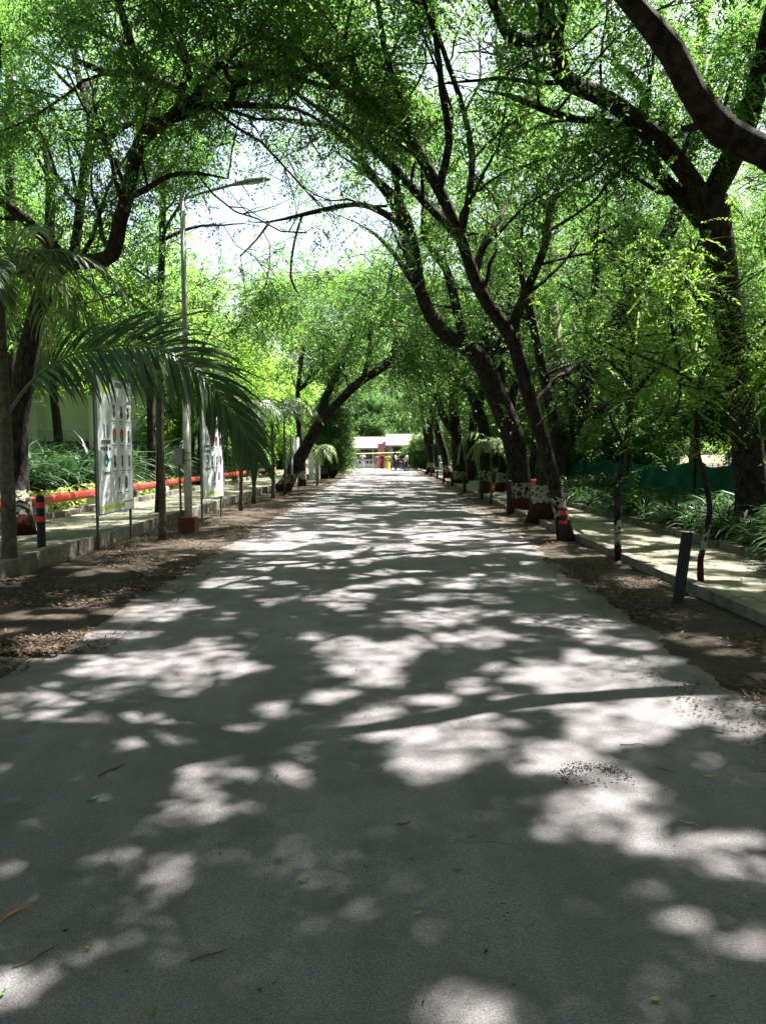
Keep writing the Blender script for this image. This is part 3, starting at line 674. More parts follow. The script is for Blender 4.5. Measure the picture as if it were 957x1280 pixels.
make_tree('roadside_tree', T6[0][0], [(T6, True),
  (pxl((869,150,18.7,13),(891,85,18.6,13),(919,49,18.5,12),(951,7,18.4,11),(985,-40,18.2,8)), True),
  (pxl((742,450,18,12),(735,400,18.2,10),(745,340,18.4,9),(742,299,18.5,9),(771,282,18.6,7),(800,262,18.7,5)), True),
  (pxl((742,330,18.4,7),(745,290,18.3,7),(750,255,18.2,5)), True),
  (pxl((697,570,17.6,16),(690,520,17.4,14),(680,470,17.2,12),(665,400,17,10),(650,330,16.8,8),(655,260,16.6,6)), True),
  (pxl((720,525,17.8,10),(770,500,16.5,8),(800,440,15.5,7),(830,400,14.8,5)), True),
  (pxl((742,450,18,9),(700,470,17,7),(670,500,16.2,5),(640,520,15.6,4)), True), auto(P(765,410,18.1), .1, 40, 5, 1.0), auto(P(815,327,18.4), .1, 90, 5, .8), auto(P(742,450,18), .1, -30, 4, .8)],
  'dark red painted trunk behind the leaning trunk, bending right over the walkway', leaf='leaf_mid', start=.4, dens=.95, lm=3, zmin=2.5)
b5 = G(702, 606, .15)
T5 = [(b5, .3)]+pxl((703,540,b5.y,20),(700,470,26,18),(690,400,26,18),(684,330,25.8,18),(680,280,25.6,17),(673,211,25.4,16),(659,155,25,14),(640,125,24.8,11),(620,60,24.5,9))
make_tree('roadside_tree', b5, [(T5, True), (pxl((668,190,25.2,9),(674,130,25.2,8),(668,80,25,7),(665,20,25,5)), True),
  auto(P(684,330,25.8), .12, 100, 5.5, .7), auto(P(680,280,25.6), .12, 180, 5.5, .6), auto(P(684,330,25.8), .12, 0, 5, .8), auto(P(673,211,25), .1, 230, 4, .8)],
  'tall straight grey-barked tree in the right bed rising behind the painted trunks', bark='bark_pale', leaf='leaf_deep', lod=1, start=.5)

def row_tree(pxs, label, lm=2, bark='bark_painted', z0=0, fans=((150, 5, .8), (200, 5, .7), (90, 4, 1.0), (260, 4, .9), (20, 4, 1.1)), extra=(), leaf='leaf_mid', lod=1, dens=.85, start=.5, name='roadside_tree', group='trees lining the road', fork=.6, zmin=3.0):
    b_ = G(pxs[0][0], pxs[0][1], z0)
    k = b_.y/pxs[0][2]
    tp = pxl(*[(a, c_, y_*k, w_) for (a, c_, y_, w_) in pxs]); tp[0] = (b_, tp[0][1])
    limbs = [(tp, True)]
    for e in extra: limbs.append((pxl(*[(a, c_, y_*k, w_) for (a, c_, y_, w_) in e]), True))
    i = max(1, int(len(tp)*fork))
    for j, (az, Ln, ri) in enumerate(fans):
        p, r = tp[min(len(tp)-1, i+j % 2)]; limbs.append(auto(p, r*.6, az, Ln, ri))
    return make_tree(name, b_, limbs, label, bark=bark, leaf=leaf, lod=lod, dens=dens, start=start, group=group, zmin=zmin, lm=lm)
row_tree([(668,628,24,10),(664,590,24,9),(668,540,24,9),(655,480,24,8),(645,400,24,7),(650,320,24,6)], 'slim painted trunk just right of the pink cloth', dens=.6)
row_tree([(608,620,29,15),(606,590,29,14),(606,541,29,13),(597,514,29,13),(589,490,29,12),(570,476,28.5,9),(561,454,28,8),(558,420,28,7),(545,380,27.5,6),(530,350,27,5)], 'dark trunk with red-painted foot behind the thin sunlit palm',
   extra=[[(592,500,29,9),(575,470,28.8,8),(550,455,28.5,7),(525,444,28,6),(505,438,27.5,5)], [(597,514,29,9),(605,470,29,8),(600,420,29,7),(610,360,29,6)]])
row_tree([(625,618,30,13),(628,585,30,12),(634,540,30,12),(640,500,30,11),(650,440,30,9),(645,380,30,8)], 'painted trunk standing at the far side of the right walkway', fans=((60, 5, .8), (0, 5, .9), (120, 5, .8), (180, 5, .8)))
row_tree([(575,607,38,18),(572,574,38,15),(568,522,38,13),(566,480,38,11),(560,440,38,9),(550,400,37,7)], 'broad red-painted trunk beyond the row of short black posts',
   extra=[[(570,545,38,10),(553,520,37.5,9),(545,490,37,8),(538,460,36.5,6)]])
row_tree([(560,600,46,11),(556,570,46,10),(545,533,45.5,9),(538,490,45,8),(530,450,44,6)], 'trunk curving left over the road in the middle distance on the right', fans=((160, 6, .8), (200, 6, .7), (90, 5, 1.0), (20, 5, 1.1)))
row_tree([(538,593,58,11),(538,574,58,9),(537,522,58,8),(534,490,58,6),(528,460,57,5)], 'upright forked trunk on the right just before the gate', fans=((160, 6, .8), (210, 6, .7), (90, 5, 1.0), (20, 5, 1.1)),
   extra=[[(538,570,58,6),(530,540,58,5),(527,510,57,4),(524,490,56,4)]], lod=2, dens=.8)
row_tree([(590,600,46,13),(588,560,46,11),(594,510,46,10),(600,450,46,8)], 'dark trunk behind the right walkway in the middle distance', bark='bark', z0=.15, lod=2, fans=((60, 5, .8), (0, 5, .9), (120, 5, .8), (180, 5, .8)))
# left side
b1 = G(29, 668, .25)
T_ = [(b1, .17)]+pxl((24,620,13.4,24),(22,560,13.4,24),(28,480,13.4,24),(48,385,13.3,24),(68,338,13.2,24),(85,327,13.1,22),(115,326,12.9,20),(140,318,12.7,18),(150,275,12.5,17),(160,240,12.3,16),(168,200,12.1,15),(182,165,12,15),(210,148,11.9,14),(237,135,11.8,14),(222,112,11.7,12),(200,102,11.6,11),(175,92,11.5,10),(135,90,11.4,9),(95,75,11.2,6))
make_tree('roadside_tree', b1, [(T_, True),
  (pxl((85,328,13.1,16),(93,317,13.2,13),(100,260,13.4,12),(107,207,13.5,12),(115,170,13.6,12),(112,140,13.7,11),(103,113,13.8,9),(90,60,14,7),(80,-10,14,5)), True),
  (pxl((237,136,11.8,10),(262,132,11.7,9),(287,130,11.6,8),(292,105,11.5,7),(280,85,11.4,6),(300,60,11.3,5),(340,40,11,4)), True),
  (pxl((167,243,12.3,8),(185,235,12.2,7),(210,220,12.1,6),(245,216,12,5),(285,223,11.9,4)), True),
  (pxl((122,170,13.6,8),(145,160,13.3,7),(170,152,13,6),(200,143,12.8,5)), True),
  (pxl((115,140,13.7,9),(130,125,13.6,8),(152,105,13.5,7),(170,70,13.3,6),(190,20,13,5),(200,-40,12.6,4)), True),
  (pxl((28,460,13.4,16),(40,400,13.6,14),(55,340,13.8,13),(62,280,14,12),(60,200,14.2,10),(40,130,14.4,8),(20,60,14.5,6)), True),
  (pxl((225,115,11.7,9),(235,80,11.5,8),(225,40,11.3,7),(230,-20,11,6),(250,-90,10.5,4)), True),
  auto(P(85,327,13.1), .1, 200, 4.5, 1.0), auto(P(237,135,11.8), .07, -40, 4, .6), auto(P(175,92,11.5), .06, -90, 4, .6), auto(P(103,113,13.8), .06, 90, 3.5, .8), auto(P(292,105,11.5), .05, 10, 3.2, .3), auto(P(287,130,11.6), .05, 50, 3.5, .3)],
  'large left edge tree with painted foot on the walkway and crooked arching limbs', leaf='leaf_mid', start=.5, dens=1.05, bark='bark_painted', lm=3)
row_tree([(-3,640,18,12),(8,560,18,12),(14,420,18,12),(14,290,18,11),(13,200,18,11),(12,110,18,10),(8,50,18,9),(6,0,18,8)], 'tall thin dark trunk running up the extreme left edge', bark='bark', z0=.25, start=.55, fork=.75, lod=0, dens=.8)
row_tree([(199,640,22,9),(200,560,22,9),(200,400,22,9),(203,300,22,8),(204,200,22,8),(205,130,22,6),(203,60,22,5)], 'thin straight trunk rising behind the street lamp', bark='bark', z0=.25, start=.3, fork=.4, fans=((120, 2.5, .6), (30, 2.5, .6), (240, 2.5, .5), (300, 2.5, .5), (80, 2, .7)), dens=.7)
row_tree([(190,615,26,11),(189,570,26,10),(188,500,26,10),(186,430,26,8),(180,370,26,7)], 'red-footed tree behind the pipe, between board and lamp', z0=.25, fans=((150, 4, .5), (100, 4, .6), (240, 4, .6), (200, 4, .7)), bark='bark_painted', leaf='leaf_lime')
row_tree([(252,606,33,9),(252,570,33,9),(250,500,33,8),(255,430,33,7),(258,380,33,6)], 'dark tree on the lawn seen beside the second white board', z0=.25, bark='bark', fans=((150, 4, .5), (100, 4, .6), (20, 4, .6), (200, 4, .7), (300, 4, .5)), leaf='leaf_lime')
row_tree([(352,615,32,17),(365,590,32,16),(385,553,32,15),(400,528,32,14),(425,500,31.7,12),(450,477,31.4,11),(480,458,31,10),(505,432,30.6,8),(533,415,30.2,6),(552,390,30,5)], 'painted tree leaning steeply from the left verge across the road',
   extra=[[(402,527,32,10),(405,500,32,9),(420,470,32,8),(438,430,32,7),(446,395,32,6)], [(480,458,31,6),(492,435,31,5),(495,405,31,4)], [(452,476,31.4,6),(462,440,31.4,5),(460,400,31.4,4)]],
   fans=((20, 4, .8), (80, 4.5, .9), (-40, 4, .8), (130, 4, 1.1)), lod=1, zmin=3.4)
row_tree([(377,609,36.5,8),(378,580,36.5,8),(374,540,36.5,7),(372,490,36.5,6),(380,430,36.5,5)], 'upright slim trunk between the leaning tree and the white pillars', fans=((20, 5, .8), (80, 4.5, .9), (-40, 4, .8), (160, 4, .9)), lod=1, zmin=3.6)
row_tree([(404,598,49.5,10),(403,570,49.5,9),(406,530,49.5,8),(412,490,49.5,7),(425,450,49.5,5)], 'dark trunk beyond the white pillars on the left', fans=((10, 5, .8), (60, 5, .9), (-40, 5, .8), (160, 4, .9)), lod=2)
row_tree([(467,580,84,9),(468,565,84,8),(469,545,84,7),(466,520,84,6),(462,495,84,4)], 'dark bare-stemmed tree standing in front of the pink-roofed shed', fans=((0, 5, .7), (60, 5, .9), (-60, 5, .8), (180, 5, .7), (120, 5, .7)), lod=2, leaf='leaf_deep', group='trees around the far gate')
# unseen crowns overhead, standing just outside the frame, shade the near road
for (bx, by, lab, fans) in ((-6.2, 2.2, 'tree standing left of the viewer whose crown shades the near road', ((20,6,.9),(-30,6,.8),(60,6,.8),(100,5,1.1),(150,4,1.2),(0,7.5,.5))),
                            (6.3, -2.5, 'tree standing behind the viewer to the right', ((160,6,.9),(200,6,.8),(120,6.5,.8),(80,6,1.0),(140,7,.5)))):
    b_ = Vector((bx, by, .1)); tp = [(b_, .26), (b_+Vector((.15, .1, 2)), .22), (b_+Vector((.5*(1 if bx < 0 else -1), .2, 4.2)), .2)]
    make_tree('roadside_tree', b_, [(tp, False)]+[auto(tp[-1][0], .13, a, l_, r_, 6) for a, l_, r_ in fans], lab, lod=1, dens=1.7, zmin=4.5, clip=True)
# ------------------------------------------------------------------ add twigs and leaves to the nearest crown where the ground lacks shade
def shade_map(x0, x1, y0, y1, cs):
    nx, ny = int((x1-x0)/cs), int((y1-y0)/cs); H = np.zeros((nx, ny))
    for r in TREES:
        if not r['crown'].n: continue
        V = np.concatenate(r['crown'].V).reshape(-1, 4, 3); c = V.mean(1); A = np.linalg.norm(np.cross(V[:, 2]-V[:, 0], V[:, 3]-V[:, 1]), axis=1)*.5*.75
        gx = c[:, 0]-c[:, 2]*SX; gy = c[:, 1]-c[:, 2]*SY
        k = (gx > x0) & (gx < x1) & (gy > y0) & (gy < y1) & (c[:, 2] > 2)
        np.add.at(H, (np.minimum(((gx[k]-x0)/cs).astype(int), nx-1), np.minimum(((gy[k]-y0)/cs).astype(int), ny-1)), A[k])
    return H/(cs*cs)
def fill(x0, x1, y0, y1, cs, target, zr, prm, maxd=4.5, per=.35, iters=2):
    for it in range(iters):
        H = shade_map(x0, x1, y0, y1, cs); nx, ny = H.shape
        X, Y = np.meshgrid(x0+(np.arange(nx)+.5)*cs, y0+(np.arange(ny)+.5)*cs, indexing='ij')
        need = np.maximum(0, target-H); need[lit(X.ravel(), Y.ravel()).reshape(X.shape)] *= .25
        cnt = rng.poisson(need*cs*cs/per); X = np.repeat(X.ravel(), cnt.ravel()); Y = np.repeat(Y.ravel(), cnt.ravel()); n = len(X)
        if n == 0: return
        X = X+(rng.random(n)-.5)*cs; Y = Y+(rng.random(n)-.5)*cs; Z = zr[0]+(zr[1]-zr[0])*rng.random(n)
        C = np.stack([X+Z*SX, Y+Z*SY, Z], 1)
        px, py, dep = proj(C)
        C = C[~((dep > .3) & (dep < 9) & (py > -40)) & ~skydrop(C) & ~keydrop(C)]
        allc = [r for r in TREES if len(r['CL'])]
        best = np.full(len(C), 1e9); who = np.zeros(len(C), int); src = np.zeros((len(C), 3))
        for ti, r in enumerate(allc):
            S = r['CL'][::5]
            for a in range(0, len(C), 400):
                D = np.linalg.norm(C[a:a+400, None]-S[None], axis=2); j = D.argmin(1); d = D[np.arange(len(j)), j]
                u = d < best[a:a+400]; idx = np.arange(a, a+len(j))[u]; best[idx] = d[u]; who[idx] = ti; src[idx] = S[j[u]]
        for ti, r in enumerate(allc):
            k = (who == ti) & (best < maxd)
            if not k.any(): continue
            Ck = C[k]; Sk = src[k]
            for c, s_ in zip(Ck[::2], Sk[::2]):
                if insky((c+s_)/2, 1.) : continue
                mid = (c+s_)/2+rng.normal(size=3)*.12; r['br'].tube([s_, mid, c], [.014, .01, .004], 4, cap=False)
            leafcloud(Ck, *prm, mb=r['crown'], sky=True)
            r['CL'] = np.vstack([r['CL'], Ck])
fill(-6.5, 6, 1.2, 9.5, .35, 4.2, (8.2, 11.0), (4, .42, 9, .13, .055, .22), per=.10, iters=3, maxd=6)
fill(-8, 6.5, 9.5, 34, .6, 2.3, (6.6, 9.8), (4, .40, 11, .10, .042, .22), per=.10, iters=2)
fill(-6.5, 6.5, 34, 68, 1.0, 1.6, (6.5, 9.5), (3, .5, 7, .2, .09, .3), per=.22, iters=1, maxd=6)
for r in TREES: finish(r)
print('LEAVES', sum(r['crown'].n//4 for r in TREES))
# ------------------------------------------------------------------ woods behind (three prototypes, each copied as a tree of its own)
def proto(h, leaf, lab, grp, bark='bark', lm=3, seed=0, spread=5.0, nl=7, low=.3, zm=1.5, lod=2):
    b_ = Vector((0, 0, 0)); tp = [(b_, .2), (Vector((.1, .05, h*.25)), .17), (Vector((-.05, .15, h*.5)), .13), (Vector((.1, 0, h*.8)), .07)]
    L_ = [(tp, True)]
    for k in range(nl):
        z = h*(low+(.8-low)*k/nl); p = Vector((.05, .05, z)); L_.append(auto(p, .08, k*137+20, spread*(1-.45*k/nl), .55+.1*k, 5))
    return make_tree('background_tree', b_, L_, lab, 'tree', grp, bark=bark, leaf=leaf, lod=lod, dens=.85, gaps=False, sky=False, zmin=zm, start=.35, lm=lm, now=True, l2len=(1.2, 2.4))
GL = 'bright trees on the lawn side'; GR = 'trees in the wood beyond the right walkway'; GF = 'trees closing the far end'
LL = 'bright yellow-green tree in the sunlit garden beyond the red pipe'
LR = 'green tree in the shady wood behind the green net'
LF = 'dark green tree closing the view around the gate sheds, some added for shade'
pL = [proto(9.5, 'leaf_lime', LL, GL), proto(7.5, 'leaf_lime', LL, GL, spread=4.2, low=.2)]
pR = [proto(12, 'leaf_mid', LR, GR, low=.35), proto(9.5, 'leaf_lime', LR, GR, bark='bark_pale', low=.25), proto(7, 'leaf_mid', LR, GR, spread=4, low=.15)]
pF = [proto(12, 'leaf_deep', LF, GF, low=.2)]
def place(protos, pts, first=set()):
    for i, (x, y, z, s) in enumerate(pts):
        p = protos[i % len(protos)]
        o = p if p.name not in first else copy_tree(p)
        first.add(p.name); o.location = (x, y, z); o.rotation_euler = (0, 0, rnd.uniform(0, 6.28)); o.scale = (s, s, s*rnd.uniform(.92, 1.1))
pH = [proto(9, 'leaf_lime', 'bright high-crowned tree whose leaves hang before the pale building', GL, low=.55, zm=4.2, lod=1)]
place(pH, [(-10.5,25,.25,.85),(-13.5,29,.25,.85),(-17,24,.25,.95),(-21,29,.25,1.0)])
pT = [proto(15, 'leaf_mid', 'very tall green tree rising behind the roadside trees, with unseen ones added round the viewer for shade', 'tall trees behind the roadside rows', low=.35, zm=5, spread=6, nl=9, lm=4, lod=1)]
place(pT, [(-13,19,.25,.95),(-17,29,.25,1.0),(-23,24,.25,1.1),(-25,40,.25,1.1),(10.5,38,.15,.95),(17,26,.15,1.1),(22,16,.15,1.1),(-17,8,.25,1.0),(-12,-4,0,1.0),(-7,-14,0,1.0),(5,-17,0,1.0),(14,-8,0,1.0),(17,6,.15,1.0),(0,-28,0,1.1)])  # those beside and behind the viewer are unseen, added to block sky light
place(pL, [(-10.2,41,.25,.95),(-15,44,.25,1.1),(-22,36,.25,1.0),(-11,52,.25,1.0),(-19,55,.25,1.2),(-28,46,.25,1.2),
  (-10,63,.25,1.0),(-16,68,.25,1.1),(-26,66,.25,1.2),(-36,60,.25,1.3),(-8.6,35,.25,.6),(-9.2,57,.25,.8),(-33,34,.25,1.2),(-8.8,47,.25,.75),(-9,69,.25,.9)])
place(pR, [(11.5,25,.15,.8),(12.5,17,.15,.75),(9.8,33,.15,.75),(16,21,.15,1.0),(14,30,.15,1.1),(18,27,.15,1.1),(10.5,41,.15,.9),(16,40,.15,1.1),(23,34,.15,1.2),(12,50,.15,1.0),
  (19,50,.15,1.2),(27,46,.15,1.2),(9.5,57,.15,.9),(15,62,.15,1.1),(23,62,.15,1.2),(34,56,.15,1.3),(11.5,13,.15,.75),(16,14,.15,.95),(30,28,.15,1.2),(8.5,47,.15,.7),(8.6,64,.15,.9),(9.2,20,.15,.55),(7.6,37,.15,.5)])
place(pF, [(-24,98,0,1.1),(-15,104,0,1.0),(-8,98,0,.8),(-2,108,0,.95),(5,103,0,.9),(11,97,0,.95),(18,101,0,1.1),(27,98,0,1.1),(38,104,0,1.3),(-34,104,0,1.3),(-10,112,0,1.3),(12,114,0,1.3),(0,124,0,1.4),
  (-6.5,79,0,.6),(-6.2,74.5,0,.6),(6.2,84,0,.6),(7.2,74,0,.7),(9,78,0,.75),(14,86,0,.9),(-12,84,0,.9),(24,84,0,1.0),(-22,84,0,1.0),(-47,92,0,1.4),(50,90,0,1.4)])  # nearest pair beside the gate added so its canopy shades the people

# ------------------------------------------------------------------ bushes and bed plants
def strap_clump(name, n, Ll, w, lab, cat, grp, leaf='bed_leaf', up=.9, loc=(0, 0, 0)):
    mb = MB()
    for i in range(n):
        a = rng.random()*6.28; h = np.array([math.cos(a), math.sin(a), 0]); p = h*rng.random()*.09; d = h*rng.uniform(.25, .95)+np.array([0, 0, up*rng.uniform(.7, 1.3)]); L_ = Ll*rng.uniform(.65, 1.1)
        W = np.array([-h[1], h[0], rng.normal()*.2]); row = []; m_ = 5
        for k in range(m_+1):
            ww = w*(.6, 1, 1, .8, .5, .06)[k]/2; row += [p+W*ww, p-W*ww]; d = d/np.linalg.norm(d); p = p+d*L_/m_; d = d+np.array([0, 0, -.42])
            p[2] = max(p[2], .01)
        mb.add(row, [(2*k, 2*k+1, 2*k+3, 2*k+2) for k in range(m_)], var=np.full(m_, rng.random()))
    o = mb.build(name, leaf); o.location = loc; return tag(o, lab, cat, grp)
def leafy_bush(name, h, r, ncl, leaf, lab, cat, grp, ll=.10, lw=.04, K=8, Lc=.3, loc=(0, 0, 0)):
    root = thing(name, (0, 0, 0), lab, cat, grp); st = MB(); C = []
    for i in range(ncl):
        a = rng.random()*6.28; q = rng.random()**.5; z = h*(.15+.85*rng.random()); rr = r*q*(1-.35*abs(z/h-.5)*2)
        c = np.array([rr*math.cos(a), rr*math.sin(a), z]); C.append(c)
        if i % 4 == 0: st.tube([(c[0]*.1, c[1]*.1, 0), (c[0]*.5, c[1]*.5, z*.55), c], [.014, .01, .004], 4, cap=False)
    st.build('stem', 'bark', root); leafcloud(C, 3, Lc, K, ll, lw, .12, gaps=False, sky=False).build('foliage', leaf, root)
    root.location = loc; return root
LB = 'strap-leaved plant in the dense dark row beside the right walkway'; GB = 'strap-leaved plants edging the right walkway'
PB = [strap_clump('bed_plant', 120, .8+.12*i, .036, LB, 'plant', GB) for i in range(3)]
cnt = 0; y = 6.3; used = set()
while y < 46:
    for x in (5.75, 6.3, 6.95, 7.6):
        p = PB[rnd.randrange(3)]; o = p if p.name not in used else copy_tree(p); used.add(p.name)
        o.location = (x+rnd.uniform(-.18, .18), y+rnd.uniform(-.2, .2), .15); s = rnd.uniform(.8, 1.25); o.scale = (s, s, s*rnd.uniform(.8, 1.15)); o.rotation_euler.z = rnd.uniform(0, 6.28)
        cnt += 1
    y += .5 if y < 20 else .8
# left hedge of cane plants in front of the building
LH = 'tall dark long-leaved plant in the hedge below the pale building'; GH = 'hedge plants below the building'
PH = [strap_clump('hedge_plant', 95, 1.9, .07, LH, 'plant', GH, up=1.6, leaf='hedge_leaf'), strap_clump('hedge_plant', 95, 1.6, .065, LH, 'plant', GH, up=1.3, leaf='hedge_leaf')]
used = set(); y = 16.5
while y < 38:
    for x in (-8.8, -9.4, -10.0, -10.7):
        p = PH[rnd.randrange(2)]; o = p if p.name not in used else copy_tree(p); used.add(p.name)
        o.location = (x+rnd.uniform(-.25, .25)-(.6 if y < 21 else 0), y+rnd.uniform(-.3, .3), .25); s = rnd.uniform(1.0, 1.4); o.scale = (s, s, s); o.rotation_euler.z = rnd.uniform(0, 6.28)
    y += .95
LC = 'low variegated yellow-green plant in the sunny strip behind the red pipe'; GC = 'low bright plants behind the pipe'
PC = [leafy_bush('low_plant', .34, .42, 34, 'bright_cover', LC, 'plant', GC, ll=.09, lw=.045, Lc=.16)]
used = set(); y = 14.5
while y < 30:
    for x in (-8.05, -8.6):
        p = PC[0]; o = p if p.name not in used else copy_tree(p); used.add(p.name)
        o.location = (x+rnd.uniform(-.15, .15), y+rnd.uniform(-.2, .2), .25); s = rnd.uniform(.8, 1.2); o.scale = (s, s, s); o.rotation_euler.z = rnd.uniform(0, 6.28)
    y += .7
LD = 'rounded mid-green shrub in the garden left of the pipe'; GD = 'garden shrubs on the left'
p = leafy_bush('garden_shrub', 2.2, 1.3, 420, 'leaf_mid', LD, 'shrub', GD, ll=.16, lw=.07, Lc=.35); used = set()
for (x, y, s) in [(-9.5,44,1.0),(-11,48,1.2),(-9,53,1.0),(-10,59,1.2),(-8.8,66,1.1),(-13,40,1.3),(-14,52,1.5),(-16,60,1.6),(-8.2,49,.7),(-19,46,1.6),(-24,52,2),(-30,56,2),(-20,30,1.6),(-26,38,1.8),(-13,66,1.6),(-22,70,2)]:
    o = p if p.name not in used else copy_tree(p); used.add(p.name); o.location = (x, y, .25); o.scale = (s, s, s*1.1); o.rotation_euler.z = rnd.uniform(0, 6.28)
LE = 'leafy undergrowth shrub in the wood right of the net'; GE = 'undergrowth shrubs in the right wood'
p = leafy_bush('wood_shrub', 2.4, 1.4, 420, 'leaf_mid', LE, 'shrub', GE, ll=.16, lw=.07, Lc=.4); used = set()
for (x, y, s) in [(9.5,42,1.0),(8.6,50,.9),(8.4,57,1.0),(8.8,66,1.1),(12,36,1.2),(14,44,1.5),(19,37,1.6),(22,42,1.8),(26,52,2),(13,56,1.5),(12,66,1.5),(20,66,2),(7.9,43.5,.7),(32,44,2),(30,36,1.8),(7.0,49,.8),(6.8,56,.8),(6.8,62,.9)]:
    o = p if p.name not in used else copy_tree(p); used.add(p.name); o.location = (x, y, .15); o.scale = (s, s, s*1.1); o.rotation_euler.z = rnd.uniform(0, 6.28)
b_ = leafy_bush('bamboo_bush', 4.6, 1.5, 900, 'leaf_mid', 'tall feathery bright bush drooping over the left road edge before the gate', 'bush', None, ll=.2, lw=.05, Lc=.5, K=9)
b_.location = (-3.3, 50, 0); b_.scale = (1, 1, 1.15)
b_ = leafy_bush('bamboo_bush', 3.3, 2.4, 900, 'leaf_mid', 'rounded feathery green bush at the far right of the gate', 'bush', None, ll=.2, lw=.05, Lc=.5, K=9)
b_.location = (4.2, 75, 0)
b_ = leafy_bush('edge_shrub', 1.25, .75, 330, 'bed_leaf', 'dark leafy shrub spilling over the right walkway at the right edge', 'shrub', None, ll=.11, lw=.042, Lc=.3, K=9)
b_.location = (5.65, 9.3, .12)
b_ = leafy_bush('edge_shrub', .95, .6, 200, 'bed_leaf', 'smaller dark shrub in front of the massive near-black trunk', 'shrub', None, ll=.10, lw=.04, Lc=.25, K=9)
b_.location = (6.3, 11.2, .12)

# ------------------------------------------------------------------ saplings beside the right walkway
NEAR = 3.0
S1 = pxl((773,702,11.1,9),(771,660,11.1,8),(773,600,11.1,8),(784,545,11.1,8),(788,495,11.1,7),(787,450,11.1,5),(795,410,11.1,5),(800,370,11.1,4))
S1[0] = (G(773, 702), S1[0][1])
make_tree('sapling', S1[0][0], [(S1, True), (pxl((780,560,11.1,5),(765,530,11.2,4),(758,505,11.3,3)), True), (pxl((788,500,11.1,4),(810,470,11.0,4),(830,455,10.9,3)), True), (pxl((788,480,11.1,4),(765,455,11,4),(745,440,11,3)), True)],
  'slim painted sapling on the kerb of the right walkway, behind the leaning post', 'sapling', 'saplings on the right kerb', bark='bark_painted_thin', leaf='leaf_mid', l2len=(.4, .9), start=.6, zmin=2.0, k3=(2, 4), flare=1.05, lm=1, fine=True, gaps=False, l2gap=.3, now=True)
S2 = pxl((877,738,8.8,8),(875,700,8.8,7),(887,640,8.8,7),(880,600,8.8,7),(872,570,8.8,7),(871,530,8.8,7),(875,482,8.8,7),(884,458,8.8,5),(909,425,8.7,4),(925,400,8.6,3))
S2[0] = (G(877, 738), S2[0][1])
make_tree('sapling', S2[0][0], [(S2, True), (pxl((875,482,8.8,5),(845,464,8.8,5),(811,449,8.9,4),(785,440,9,3)), True), (pxl((850,466,8.8,4),(845,436,8.8,4),(837,395,8.8,3),(842,365,8.8,3)), True), (pxl((884,458,8.8,4),(915,440,8.6,3),(950,425,8.4,3)), True), (pxl((909,425,8.7,4),(900,395,8.7,3),(890,375,8.7,3)), True)],
  'slim sapling with bright feathery leaves standing right of the leaning post', 'sapling', 'saplings on the right kerb', bark='bark_painted_thin', leaf='leaf_lime', l2len=(.5, 1.1), start=.62, zmin=2.0, k3=(3, 5), flare=1.05, lm=2, fine=True, gaps=False, l2gap=.26, now=True)
